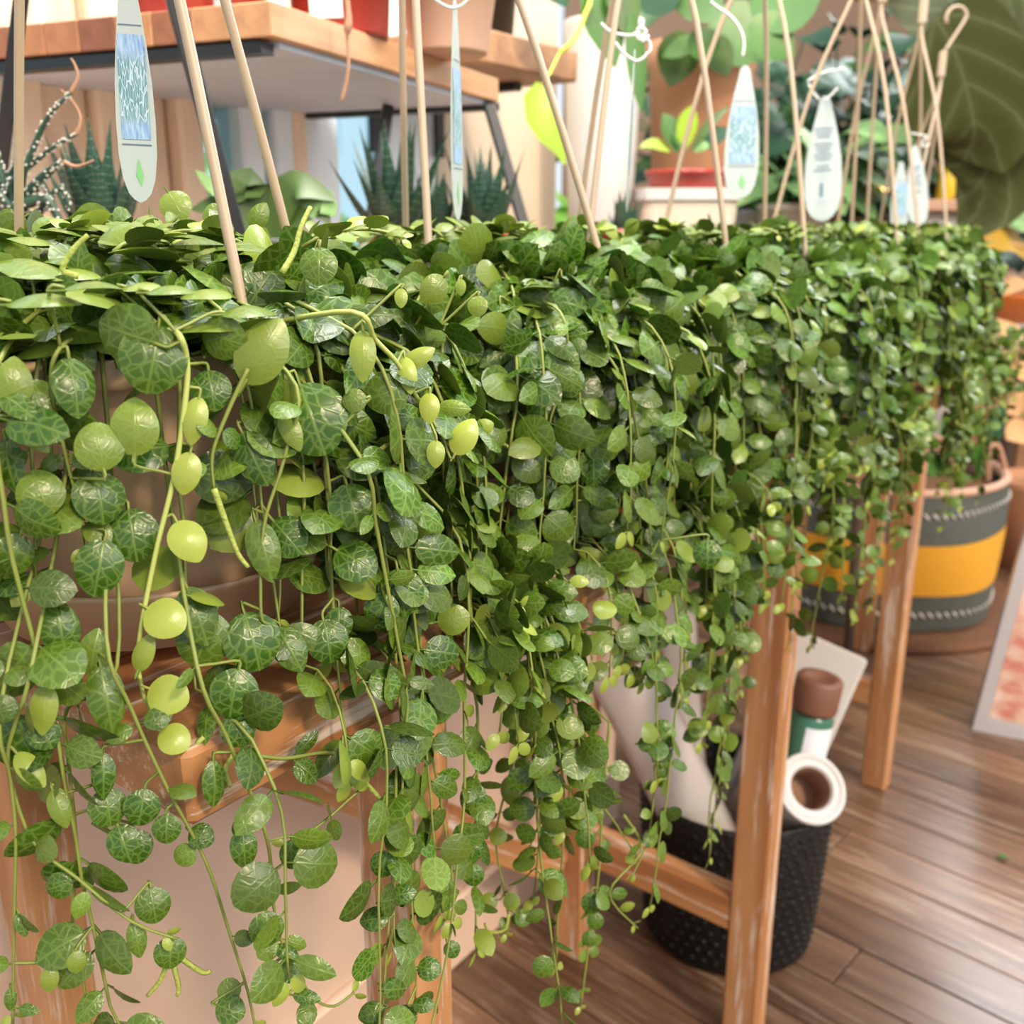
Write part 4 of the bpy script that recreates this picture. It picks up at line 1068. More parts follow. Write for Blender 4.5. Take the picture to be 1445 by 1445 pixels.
def simple_pot(name, label, cat, base, r0, r1, h, m, lip=0.004, lip_h=0.012, group=None, n=32, soil=True):
    t = thing(name, label, cat, base, group)
    b_ = MB(); b_.lathe([(0, 0), (r0, 0), (r0 + 0.001, 0.003), (r1 - lip, h - lip_h), (r1, h - lip_h + 0.001), (r1, h), (r1 - 0.004, h), (r1 - 0.006, h - 0.008), (r1 - 0.010, h - 0.02)], n, base)
    part(b_, 'pot', m, t)
    if soil:
        b_ = MB(); b_.lathe([(0, h - 0.010), (r1 - 0.006, h - 0.014)][::1], n, base); part(b_, 'soil', M['soil'], t)
    return t
STOP = SZ + ST + 0.002
def on_shelf(px, D):
    p = at(px, 0, D); return Vector((p.x, p.y, STOP))
for px, D, r, lab in ((235, 1.12, 0.055, 'red plastic nursery pot on the shelf behind the slanting black leg'), (480, 1.20, 0.062, 'glossy red plastic nursery pot on the shelf, white label on its side'), (322, 1.20, 0.048, 'dark red nursery pot on the shelf between its two neighbours')):
    b0 = on_shelf(px, D)
    t = simple_pot('nursery_pot', lab, 'pot', b0, r * 0.82, r, 0.11, M['red'], group='red pots on the shelf')
    if px != 235:
        d = (CAM - b0); d.z = 0; d.normalize(); d = Matrix.Rotation(R(-16 if px > 400 else -20), 3, 'Z') @ d; s = Vector((-d.y, d.x, 0))
        b_ = MB(); vs = []
        for (q, z, off) in ((-1, 0.012, .86), (1, 0.012, .86), (1, 0.06, .93), (-1, 0.06, .93)): vs.append(b0 + d * (r * off + 0.0005) + s * 0.018 * q + Vector((0, 0, z)))
        b_.add(vs, [[0, 1, 2, 3]], smooth=False); part(b_, 'paper_label', M['label'], t)
    b_ = MB()
    for k in range(9):
        a = k * 2.4; pts = arc(b0 + Vector((0, 0, 0.10)), (math.cos(a), math.sin(a), 1.4), 0.10, 0.8, 6); b_.blade(pts, [0.006, 0.010, 0.012, 0.011, 0.009, 0.006, 0.001], (-math.cos(a), -math.sin(a), 1))
    part(b_, 'leaves', M['midgreen'], t)
b0 = on_shelf(632, 1.30)
t = simple_pot('terracotta_pot', 'pinkish terracotta pot with flaring sides at the shelf end', 'pot', b0, 0.046, 0.075, 0.16, M['pinkterra'], 0.006, 0.02)
b_ = MB()
for k in range(10):
    a = k * 2.4; pts = arc(b0 + Vector((0, 0, 0.15)), (math.cos(a), math.sin(a), 1.2), 0.16, 1.0, 6); b_.blade(pts, [0.006, 0.014, 0.02, 0.02, 0.016, 0.009, 0.001], (-math.cos(a), -math.sin(a), 1))
part(b_, 'leaves', M['midgreen'], t)
# black pot in a round wooden tray at the shelf's far end
WSZ = 1.212
b0 = W(1.13, 0.715, WSZ)
t = thing('black_pot_plant', 'black nursery pot on the brown wall shelf, trailing one yellow vine with a lime leaf', 'houseplant', b0)
b_ = MB(); b_.lathe([(0, 0.007), (0.050, 0.007), (0.060, 0.12), (0.065, 0.121), (0.065, 0.135), (0.060, 0.135), (0.058, 0.12), (0, 0.118)], 36, b0); part(b_, 'pot', M['blackpot'], t)
vy = smooth_path([b0 + Vector((0.05, -0.02, 0.13)), at(826, -20, 1.55), at(822, 30, 1.53), at(805, 62, 1.52), at(790, 75, 1.52), at(775, 105, 1.50), at(764, 122, 1.50)], 4)
b_ = MB(); b_.tube(vy, [0.004 if k < 16 else 0.0022 for k in range(len(vy))], 6); part(b_, 'vine', M['vine_y'], t)
b_ = MB(); b_.blade([at(762, 118, 1.50), at(758, 140, 1.49), at(763, 165, 1.485), at(775, 190, 1.485), at(790, 212, 1.49), at(797, 232, 1.49)], [0.006, 0.022, 0.025, 0.019, 0.010, 0.002], (0.35, -1, 0.1), 0.25); part(b_, 'leaf', M['lime'], t)
for k, (x0, y0, x1, y1, w, m) in enumerate(((835, -40, 868, 95, 0.034, 'midgreen'), (870, -40, 890, 60, 0.026, 'broad'), (760, -60, 800, 10, 0.03, 'dkleaf'), (890, 20, 905, 160, 0.016, 'midgreen'))):
    pts = [at(x0 + (x1 - x0) * q, y0 + (y1 - y0) * q, 1.55) for q in (0, .2, .4, .6, .8, 1)]
    b_ = MB(); b_.blade(pts, [w * q for q in (0.3, 0.8, 1, 0.9, 0.55, 0.05)], (0.2, -1, 0.3), 0.2); part(b_, 'leaf', M[m], t)
ws = thing('wall_shelf', 'short thick brown wall shelf carrying the black pot', 'shelf', W(1.12, WIN_V - 0.13, WSZ - 0.046))
mb = MB(); mb.box(W(1.11, WIN_V - 0.135, WSZ - 0.023), (0.28, 0.25, 0.046), ROW, 0, 0.003); part(mb, 'board', M['tray'], ws)
for uu in (1.03, 1.19):
    mb = MB(); mb.box(W(uu, WIN_V - 0.10, WSZ - 0.053), (0.02, 0.17, 0.012), ROW, 0, 0.001); mb.box(W(uu, WIN_V - 0.016, WSZ - 0.10), (0.02, 0.010, 0.11), ROW, 0, 0.001); part(mb, 'bracket', M['black'], ws)

# dry twig hanging from the shelf edge
tw = smooth_path([at(487, -20, 1.06), at(492, 25, 1.06), at(490, 50, 1.06), at(492, 90, 1.06), at(488, 120, 1.06), at(482, 142, 1.06)], 4)
b_ = MB(); b_.tube(tw, [0.0035, 0.0035, 0.003, 0.003, 0.0035, 0.004, 0.0045, 0.004] + [0.0018] * (len(tw) - 8), 6)
o = b_.build('dry_twig', M['dry']); tag(o, 'dry brown aerial root hanging down over the shelf edge', 'root')

# ------------------------------------------------------------------ plants on the window seat
def spiky(px, D, h, nleaf, label, tall=1.0, seed=1, group='spiky banded succulents on the window seat', spread=0.55, rim_py=None):
    rg = random.Random(seed)
    p = at(px, 320, D); base = Vector((p.x, p.y, SEAT_Z))
    t = simple_pot('potted_succulent', label, 'succulent', base, 0.034, 0.043, 0.078, M['red'], 0.003, 0.014, group)
    for k in range(nleaf):
        a = k * 2.39996 + rg.uniform(-.3, .3); q = k / nleaf
        lean = spread * (0.15 + 0.85 * q)
        L_ = h * rg.uniform(0.72, 1.08) * (1.0 if q < 0.75 else 0.8)
        d = Vector((math.cos(a) * lean, math.sin(a) * lean, 1)).normalized()
        st = base + Vector((math.cos(a) * 0.016 * q, math.sin(a) * 0.016 * q, 0.066))
        pts = arc(st, d, L_, -0.25 * tall, 7)
        w = 0.0145 * rg.uniform(0.85, 1.15)
        b_ = MB(); b_.blade(pts, [w * x for x in (0.8, 1, 0.95, 0.80, 0.58, 0.34, 0.14, 0.01)], (-math.cos(a), -math.sin(a), 0.35), 0.28, 0, 0.0035)
        part(b_, 'leaf', M['haw'], t)
    return t
spiky(556, 1.16, 0.125, 18, 'dark spiky succulent with the tallest thin leaf tips, before the bright window glass', seed=3, spread=0.75)
spiky(612, 1.24, 0.085, 14, 'low dark spiky succulent squeezed between two taller ones', seed=8)
spiky(682, 1.22, 0.105, 20, 'dark spiky succulent standing beside the cream wall and rear black leg', seed=5, spread=0.6)
spiky(142, 0.93, 0.105, 18, 'broad dark spiky succulent before the pale window boards', seed=4, spread=0.5)
spiky(880, 1.62, 0.07, 12, 'tiny spiky succulent half hidden behind the second mound', seed=6)
# spotted succulent with arching, dried-tipped leaves
p = at(38, 330, 0.86); base = Vector((p.x, p.y, SEAT_Z))
t = simple_pot('potted_succulent', 'white-spotted succulent with arching leaves and dried curled tips', 'succulent', base, 0.036, 0.045, 0.075, M['red'], 0.003, 0.014)
bb = base + Vector((0, 0, 0.075))
SP_ = [([(30, 262), (45, 215), (68, 165), (100, 131)], 0.010, [(100, 131), (110, 110), (106, 92), (100, 82)]), ([(15, 265), (50, 228), (80, 205), (108, 190)], 0.008, [(108, 190), (114, 168), (104, 145), (86, 126)]),
       ([(20, 300), (50, 262), (72, 240), (90, 228)], 0.013, [(90, 228), (103, 234), (115, 233), (132, 226)]), ([(20, 300), (60, 280), (78, 300), (92, 335)], 0.013, None), ([(10, 290), (5, 260), (0, 235), (-8, 200)], 0.013, None),
       ([(20, 300), (45, 270), (62, 262), (75, 300)], 0.013, None), ([(10, 290), (-20, 260), (-40, 240), (-60, 235)], 0.013, None), ([(25, 310), (55, 300), (85, 265), (100, 300)], 0.012, None), ([(8, 300), (14, 255), (24, 225), (22, 200)], 0.010, None)]
bumps_rg = random.Random(5)
for k, (pp_, w, dry) in enumerate(SP_):
    dd = 0.86 + (k % 3 - 1) * 0.012
    path = smooth_path([bb + Vector((0, 0, -0.004))] + [at(x, y, dd) for x, y in pp_], 4); n = len(path)
    b_ = MB(); b_.tube(path, [w * 0.55 * (1 - 0.72 * j / n) for j in range(n)], 7, flat=0.7); lf = part(b_, 'leaf', M['hawl'], t)
    b2 = MB()
    for j in range(2, n - 1):
        for q in range(4):
            rr = w * 0.55 * (1 - 0.72 * j / n)
            a = bumps_rg.uniform(0, 6.28); tn = (path[j + 1] - path[j - 1]).normalized(); n1 = tn.orthogonal().normalized(); n2 = tn.cross(n1)
            pos = path[j] + (n1 * math.cos(a) + n2 * math.sin(a)) * rr * 0.85 + tn * bumps_rg.uniform(-.003, .003)
            b2.lathe([(0, -0.0012), (0.0015, 0), (0, 0.0012)], 5, pos)
    tag(part(b2, 'spots', M['bump'], lf), kind='stuff')
    if dry:
        b3 = MB(); pd = smooth_path([at(x, y, dd) for x, y in dry], 4); b3.tube(pd, [0.0019 * (1 - 0.8 * j / len(pd)) for j in range(len(pd))], 5); part(b3, 'dried_tip', M['dry'], lf)
# broad variegated plant between the hanger rods
p = at(380, 320, 1.05); base = Vector((p.x, p.y, SEAT_Z))
t = simple_pot('potted_broadleaf', 'low plant with broad dark and yellowish leaves under the shelf', 'houseplant', base, 0.034, 0.043, 0.07, M['blackpot'], 0.003, 0.012)
for (pts, w, m) in (([(385, 320), (350, 285), (333, 268), (336, 300)], 0.024, 'broad'), ([(390, 320), (405, 275), (430, 265), (474, 283)], 0.018, 'broad'), ([(375, 320), (360, 300), (345, 262), (372, 270)], 0.028, 'broad'), ([(385, 320), (330, 285), (300, 262), (276, 240)], 0.010, 'vari'),
                    ([(380, 325), (330, 300), (300, 292), (270, 296)], 0.014, 'broad'), ([(395, 320), (440, 290), (460, 290), (472, 305)], 0.016, 'vari'), ([(400, 325), (425, 300), (450, 298), (466, 318)], 0.012, 'broad')):
    path = smooth_path([base + Vector((0, 0, 0.06))] + [at(x, y, 1.05) for x, y in pts[1:]], 4); n = len(path)
    b_ = MB(); b_.blade(path, [w * max(0.05, math.sin(math.pi * (0.08 + 0.92 * j / (n - 1)))) for j in range(n)], (0.1, -0.8, 0.55), 0.2); part(b_, 'leaf', M[m], t)

# ------------------------------------------------------------------ display behind the bench: planters and pots
DT = thing('display_table', 'low pale display table carrying the planters behind the bench', 'table', (0.50, 2.12, 0))
TZ = 0.865
mb = MB(); mb.box((0.40, 2.20, TZ - 0.015), (0.52, 0.46, 0.03), None, 0, 0.004); part(mb, 'tabletop', M['cream'], DT)
for sx in (-0.23, 0.19):
    for sy in (-0.2, 0.2):
        mb = MB(); mb.box((0.40 + sx, 2.20 + sy, (TZ - 0.03) / 2), (0.04, 0.04, TZ - 0.03), None, 0, 0.003); part(mb, 'leg', M['frame'], DT)
def on_table(px, D, z=TZ):
    p = at(px, 320, D); return Vector((p.x, p.y, z))
b0 = on_table(846, 2.06)
t = thing('tall_planter', 'tall tapering white ceramic planter behind the tied plant tag', 'planter', b0)
b_ = MB(); b_.lathe([(0, 0), (0.052, 0), (0.058, 0.01), (0.068, 0.2), (0.075, 0.44), (0.075, 0.45), (0.069, 0.45), (0.066, 0.42), (0, 0.41)], 40, b0); part(b_, 'pot', M['white'], t)
# pink box and books
b0 = on_table(862, 1.93)
mb = MB(); mb.box(b0 + Vector((0, 0, 0.03)), (0.10, 0.05, 0.06), None, 0, 0.002); o = mb.build('pink_box', M['pinkbox']); tag(o, 'small pink card box beside the tall white planter', 'box')
mb = MB(); mb.box(b0 + Vector((-0.06, 0.0, 0.022)), (0.02, 0.06, 0.044), None, 0, 0.001); mb.box(b0 + Vector((-0.06, 0.0, 0.046)), (0.022, 0.062, 0.004), None, 1, 0.001)
o = mb.build('small_tin', [M['label'], M['under']]); tag(o, 'narrow pale tin with grey lid beside the pink box', 'tin')
# cream planter with a raised diamond pattern and the red pot in it
b0 = on_table(965, 2.02)
t = thing('diamond_planter', 'cream square planter with raised diamond pattern and pale rim', 'planter', b0)
def rounded_box(b, cx, w, d, z0, z1, taper=1.0, n=6, rr=0.02, mi=0):
    pts = []
    for (sx, sy, a0) in ((1, 1, 0), (-1, 1, 90), (-1, -1, 180), (1, -1, 270)):
        for k in range(n):
            a = R(a0 + 90 * k / (n - 1)); pts.append((sx * (w / 2 - rr) + rr * math.cos(a), sy * (d / 2 - rr) + rr * math.sin(a)))
    N_ = len(pts); vs = [cx + Vector((x * taper, y * taper, z0)) for x, y in pts] + [cx + Vector((x, y, z1)) for x, y in pts]
    b.add(vs, [[j, (j + 1) % N_, N_ + (j + 1) % N_, N_ + j] for j in range(N_)] + [list(range(N_))[::-1], list(range(N_, 2 * N_))], mi, smooth=False)
b_ = MB(); rounded_box(b_, b0, 0.180, 0.150, 0.0, 0.125, 0.92); part(b_, 'pot', M['cream'], t)
b_ = MB(); rounded_box(b_, b0, 0.192, 0.162, 0.125, 0.146, 1.0); part(b_, 'rim', M['white'], t)
for k in range(4):
    x = -0.066 + 0.044 * k
    b_ = MB(); y = -0.0755
    b_.add([b0 + Vector((x - 0.02, y + 0.003, 0.055)), b0 + Vector((x, y, 0.008)), b0 + Vector((x + 0.02, y + 0.003, 0.055)), b0 + Vector((x, y, 0.102)), b0 + Vector((x, y - 0.010, 0.055))],
           [[0, 1, 4], [1, 2, 4], [2, 3, 4], [3, 0, 4]], smooth=False); part(b_, 'raised_diamond', M['cream'], t)
b1 = b0 + Vector((0, 0, 0.147))
t = simple_pot('potted_pothos', 'lime and green leafy plant in a low red pot on the diamond planter', 'houseplant', b1, 0.070, 0.080, 0.034, M['red'], 0.003, 0.012)
for k, (x, y, tx, ty, w, m) in enumerate(((962, 215, 978, 148, 0.020, 'lime'), (955, 215, 935, 160, 0.020, 'midgreen'), (945, 214, 902, 208, 0.012, 'lime'), (985, 214, 1034, 186, 0.018, 'dkleaf'), (975, 214, 1030, 150, 0.010, 'broad'), (965, 214, 950, 185, 0.016, 'midgreen'), (980, 214, 1008, 205, 0.016, 'vari'))):
    path = [at(x + (tx - x) * q, y + (ty - y) * q - 8 * math.sin(math.pi * q), 2.0) for q in (0, .2, .4, .6, .8, 1)]
    b_ = MB(); b_.blade(path, [w * q for q in (0.15, 0.75, 1, 0.9, 0.55, 0.05)], (0.1, -1, 0.5), 0.2); part(b_, 'leaf', M[m], t)
# big terracotta pot behind
b0 = on_table(978, 2.33)
t = thing('terracotta_planter', 'large orange terracotta pot with a broad collar behind the red pot', 'planter', b0)
b_ = MB(); b_.lathe([(0, 0), (0.085, 0), (0.112, 0.40), (0.116, 0.405), (0.120, 0.455), (0.110, 0.455), (0.106, 0.42), (0, 0.42)], 40, b0); part(b_, 'pot', M['terra'], t)
for k, (x0, y0, x1, y1, w, m) in enumerate(((1000, 35, 1090, 70, 0.075, 'midgreen'), (965, 45, 945, 122, 0.045, 'broad'), (1000, 50, 1028, 108, 0.036, 'broad'), (985, 55, 935, 80, 0.02, 'vari'), (930, 10, 880, 30, 0.03, 'midgreen'), (985, 40, 1000, 90, 0.036, 'midgreen'), (1040, 60, 1080, 85, 0.02, 'vari'),
                                            (960, 20, 1010, -40, 0.06, 'midgreen'), (940, 20, 915, -40, 0.05, 'dkleaf'), (1060, 20, 1160, -10, 0.06, 'midgreen'), (1060, 30, 1120, 80, 0.05, 'midgreen'))):
    path = [at(x0 + (x1 - x0) * q, y0 + (y1 - y0) * q, 2.2 - 0.02 * k) for q in (0, .2, .4, .6, .8, 1)]
    b_ = MB(); b_.blade(path, [w * q for q in (0.3, 0.85, 1, 0.9, 0.6, 0.05)], (0.15, -1, 0.4), 0.12); part(b_, 'leaf', M[m], t)

# second display: dark shelving unit far behind with leafy plants
t2 = thing('plant_stand', 'brown wooden plant stand far behind the bench under the leafy plants', 'stand', (1.05, 3.1, 0))
FZ = 0.80
mb = MB(); mb.box((1.15, 3.1, FZ - 0.02), (1.3, 0.5, 0.04), None, 0, 0.004); part(mb, 'tabletop', M['tray'], t2)
for sx in (-0.58, 0.58):
    for sy in (-0.2, 0.2):
        mb = MB(); mb.box((1.15 + sx, 3.1 + sy, (FZ - 0.04) / 2), (0.05, 0.05, FZ - 0.04), None, 0, 0.003); part(mb, 'leg', M['tray'], t2)
def leafy(px, D, z, r0, r1, h, m_pot, m_leafs, n, spread, size, label, name='leafy_plant', up=0.6, seed=1, group=None, droop=1.2):
    rg = random.Random(seed); p = at(px, 320, D); base = Vector((p.x, p.y, z))
    t = simple_pot(name, label, 'houseplant', base, r0, r1, h, m_pot, 0.004, 0.02, group)
    for k in range(n):
        a = rg.uniform(0, 6.28); e = rg.uniform(0.1, up)
        st = base + Vector((0, 0, h)); L0 = spread * rg.uniform(0.3, 1.0)
        dirv = Vector((math.cos(a), math.sin(a), e * 2)).normalized()
        tip = st + dirv * L0
        pts = arc(tip, Vector((dirv.x, dirv.y, dirv.z * 0.2 + rg.uniform(-.3, .4))), size * rg.uniform(0.7, 1.2), droop, 5)
        w = size * 0.36 * rg.uniform(0.8, 1.1)
        b_ = MB(); b_.blade(pts, [w * q for q in (0.25, 0.85, 1, 0.85, 0.5, 0.03)], (rg.gauss(0, .3), -0.6, 0.8), 0.2)
        b_.tube([st, (st + tip) / 2 + Vector((0, 0, 0.02)), tip], 0.003, 4, mi=0)
        part(b_, 'leaf', m_leafs[k % len(m_leafs)], t)
    return t
leafy(1120, 2.75, FZ, 0.075, 0.10, 0.20, M['cream'], [M['vari'], M['midgreen'], M['vari']], 34, 0.24, 0.15, 'variegated leafy plant in a cream pot behind the text tag', seed=4)
leafy(1075, 2.95, FZ, 0.07, 0.09, 0.19, M['white'], [M['midgreen'], M['vari']], 26, 0.26, 0.15, 'green leafy plant in a white pot partly behind the blue picture tag', seed=9)
leafy(1190, 2.85, FZ, 0.06, 0.085, 0.16, M['pinkterra'], [M['vari'], M['dkleaf']], 22, 0.2, 0.13, 'small plant with pale-edged leaves in a pinkish pot', seed=12)
leafy(1180, 3.3, FZ, 0.09, 0.13, 0.24, M['terra'], [M['dkleaf']], 190, 0.60, 0.10, 'dense dark glossy shrub in a terracotta pot at the back of the stand', up=0.75, seed=21)
leafy(1330, 3.5, 0.35, 0.12, 0.17, 0.40, M['terra'], [M['dkleaf'], M['dkleaf'], M['midgreen']], 130, 0.95, 0.20, 'tall dark bushy plant in a floor pot behind the fig leaves', up=0.8, seed=23)
leafy(1060, 3.45, FZ, 0.08, 0.12, 0.22, M['blackpot'], [M['dkleaf'], M['midgreen']], 90, 0.55, 0.16, 'dark green bushy plant behind the big terracotta pot', up=0.75, seed=25)
mb = MB(); p = at(1330, 320, 3.5); mb.box((p.x, p.y, 0.175), (0.4, 0.4, 0.35), None, 0, 0.01)
o = mb.build('wooden_crate', M['tray']); tag(o, 'brown wooden crate raising the tall dark bushy plant', 'crate')
# hanging terracotta pot at the top edge
p = at(1230, -25, 2.4)
t = thing('hanging_terracotta_pot', 'small orange terracotta pot hanging above the straight hanger bracket', 'pot', p)
b_ = MB(); b_.lathe([(0, -0.03), (0.045, -0.03), (0.062, 0.05), (0.066, 0.05), (0.068, 0.075), (0.06, 0.075), (0.056, 0.05), (0, 0.05)], 32, p); part(b_, 'pot', M['terra'], t)
for k in range(3):
    a = R(30 + 120 * k); b_ = MB(); b_.tube([p + Vector((0.063 * math.cos(a), 0.063 * math.sin(a), 0.07)), p + Vector((0, 0, 0.42))], 0.0015, 5); part(b_, 'cord', M['string'], t)
# lamp, spray bottle, peach shelf board
p = at(1245, 281, 2.89)
t = thing('small_lamp', 'small warm glowing lamp just above the leaf tops', 'lamp', Vector((p.x, p.y, FZ)))
b_ = MB(); b_.lathe([(0, -0.034), (0.026, -0.030), (0.036, -0.01), (0.036, 0.020), (0.026, 0.042), (0, 0.046)], 20, p); part(b_, 'bulb', M['glow'], t)
b_ = MB(); b_.lathe([(0, FZ - p.z), (0.035, FZ - p.z), (0.035, FZ - p.z + 0.01), (0.008, FZ - p.z + 0.02), (0.008, -0.036), (0.016, -0.032), (0, -0.03)], 20, p); part(b_, 'base', M['cork'], t)
p = at(1328, 292, 2.7)
t = thing('counter', 'peach topped counter far behind the last baskets', 'counter', (p.x, p.y + 0.15, 0))
mb = MB(); mb.box((p.x, p.y + 0.15, p.z + 0.004), (0.26, 0.3, 0.03), None, 0, 0.004); part(mb, 'counter_top', M['pinkterra'], t)
mb = MB(); mb.box((p.x, p.y + 0.16, (p.z - 0.011) / 2), (0.22, 0.26, p.z - 0.011), None, 0, 0.004); part(mb, 'counter_body', M['white'], t)
p = at(1335, 266, 2.78); p = Vector((p.x, p.y, at(1328, 292, 2.7).z + 0.020))
t = thing('spray_bottle', 'yellow plastic spray bottle on the peach counter', 'bottle', p)
b_ = MB(); b_.lathe([(0, 0), (0.022, 0), (0.024, 0.006), (0.024, 0.06), (0.012, 0.085), (0.010, 0.1), (0, 0.1)], 20, p); part(b_, 'bottle_body', M['yel'], t)
b_ = MB(); b_.box(p + Vector((-0.008, 0, 0.112)), (0.055, 0.02, 0.024), None, 0, 0.004); b_.tube([p + Vector((-0.018, 0, 0.10)), p + Vector((-0.026, 0, 0.08)), p + Vector((-0.020, 0, 0.065))], 0.004, 6); part(b_, 'trigger', M['yel'], t)
mb = MB(); q = p + Vector((0.055, 0.02, 0)); mb.lathe([(0, 0), (0.022, 0), (0.022, 0.05), (0.026, 0.052), (0.026, 0.07), (0.02, 0.075), (0, 0.075)], 20, q)
o = mb.build('navy_jar', M['navy']); tag(o, 'dark navy jar beside the yellow spray bottle', 'jar')

# ------------------------------------------------------------------ grow bag with the fiddle leaf fig
BC = Vector((0.95, 2.47, 0)); BR = 0.285; BH = 0.35
mb = MB(); mb.lathe([(0, 0.0), (0.38, 0.0), (0.385, 0.006), (0.38, 0.014), (0.36, 0.016), (0.34, 0.012), (0.32, 0.016), (0.30, 0.012), (0, 0.012)], 48, BC)
o = mb.build('jute_mat', M['jute']); tag(o, 'round brown woven mat under the striped grow bag', 'mat')
bag = thing('fig_in_grow_bag', 'fiddle leaf fig growing in a dark fabric bag with a yellow stripe', 'houseplant', BC + Vector((0, 0, 0.017)))
def bag_ring(z0, z1, m, name, dr=0.0):
    b_ = MB(); rg = random.Random(3); n = 56; vs = []
    for k in range(5):
        z = z0 + (z1 - z0) * k / 4
        for j in range(n):
            a = 2 * math.pi * j / n; r = BR + 0.014 * math.sin(z / BH * math.pi) + 0.007 * math.sin(5 * a + z * 9) + dr
            vs.append(BC + Vector((r * math.cos(a), r * math.sin(a), z)))
    b_.add(vs, [[k * n + j, k * n + (j + 1) % n, (k + 1) * n + (j + 1) % n, (k + 1) * n + j] for k in range(4) for j in range(n)])
    return part(b_, name, m, bag)
bag_ring(0.018, 0.110, M['bag'], 'bag_wall'); bag_ring(0.110, 0.235, M['bagy'], 'yellow_stripe', 0.001); bag_ring(0.235, BH, M['bag'], 'bag_wall')
b_ = MB(); b_.lathe([(0, 0.018), (BR, 0.018)], 56, BC); part(b_, 'bag_floor', M['bag'], bag)
for z in (0.305, 0.06):
    for dz in (0,):
        b_ = MB()
        for j in range(90):
            a = 2 * math.pi * j / 90; a2 = a + 0.042; r = BR + 0.014 * math.sin(z / BH * math.pi) + 0.007 * math.sin(5 * a + z * 9) + 0.002
            b_.tube([BC + Vector((r * math.cos(a), r * math.sin(a), z + 0.006)), BC + Vector((r * math.cos(a2), r * math.sin(a2), z - 0.006))], 0.0025, 4)
        part(b_, 'stitching', M['string'], bag)
b_ = MB(); b_.lathe([(BR + 0.002, BH - 0.004), (BR + 0.012, BH + 0.006), (BR, BH + 0.016), (BR - 0.014, BH + 0.006), (BR - 0.006, BH - 0.01)], 56, BC); part(b_, 'rolled_rim', M['pinkterra'], bag)
b_ = MB(); b_.lathe([(0, BH - 0.005), (0.15, BH - 0.01), (BR - 0.004, BH - 0.03)], 40, BC); part(b_, 'soil', M['jute'], bag)
tb = at(1364, 690, 2.43); tb.z = BH - 0.01
tp = smooth_path([tb, at(1358, 600, 2.43), at(1362, 480, 2.42), at(1360, 330, 2.42), at(1368, 240, 2.42), at(1385, 60, 2.42), at(1390, -80, 2.42)], 4)
b_ = MB(); b_.tube(tp, [0.020 - 0.008 * k / len(tp) for k in range(len(tp))], 10); part(b_, 'trunk', M['trunk'], bag)
FIG = [([(1320, 25), (1345, 70), (1365, 130), (1375, 190), (1360, 225)], 0.125, 2.10), ([(1440, 120), (1425, 170), (1405, 220), (1375, 268), (1350, 280)], 0.120, 2.15), ([(1300, 150), (1325, 170), (1345, 190), (1365, 205)], 0.06, 2.2), ([(1470, 60), (1440, 110), (1425, 160), (1420, 230)], 0.13, 2.3),
       ([(1380, 20), (1405, 60), (1430, 90), (1470, 120)], 0.10, 2.35), ([(1380, 40), (1340, 0), (1310, -40), (1290, -90)], 0.11, 2.4), ([(1390, -20), (1430, -10), (1470, 20), (1500, 50)], 0.12, 2.3)]
for pts, w, D in FIG:
    path = smooth_path([at(x, y, D + 0.03 * k) for k, (x, y) in enumerate(pts)], 4); n = len(path)
    b_ = MB(); b_.blade(path, [w * (0.25 + 0.75 * math.sin(math.pi * (0.10 + 0.82 * j / (n - 1))) ** 0.7) if 0 < j < n - 1 else 0.02 for j in range(n)], (-0.3, -1, 0.25), 0.10); part(b_, 'leaf', M['olive'], bag)
for k, (x0, y0, x1, y1, w, m) in enumerate(((1350, 680, 1330, 585, 0.035, 'midgreen'), (1370, 680, 1400, 600, 0.03, 'midgreen'), (1340, 690, 1290, 620, 0.03, 'midgreen'), (1380, 650, 1420, 560, 0.03, 'dkleaf'), (1310, 690, 1290, 650, 0.02, 'vari'))):
    path = [at(x0 + (x1 - x0) * q, y0 + (y1 - y0) * q, 2.42) for q in (0, .2, .4, .6, .8, 1)]
    b_ = MB(); b_.blade(path, [w * q for q in (0.2, 0.8, 1, 0.9, 0.55, 0.05)], (0.2, -1, 0.4), 0.2); part(b_, 'leaf', M[m], bag)
for (x, y, x2, y2) in ((1285, 640, 1350, 660), (1350, 655, 1300, 630), (1395, 640, 1420, 668)):
    pa = smooth_path([at(x, 690, 2.40), at(x, y, 2.40), at((x + x2) / 2, min(y, y2) - 12, 2.40), at(x2, y2, 2.40)], 4)
    b_ = MB(); b_.tube(pa, 0.007, 6); part(b_, 'dry_stalk', M['dry'], bag)
# dark stake standing in front of the bag
s0 = on_floor(1196, 945, 0.0)
mb = MB(); mb.tube([s0, at(1203, 830, s0.y + 0.02), at(1212, 700, s0.y + 0.04)], 0.011, 8)
o = mb.build('dark_stake', M['trunk']); tag(o, 'thin dark wooden stake standing in front of the striped bag', 'stake')

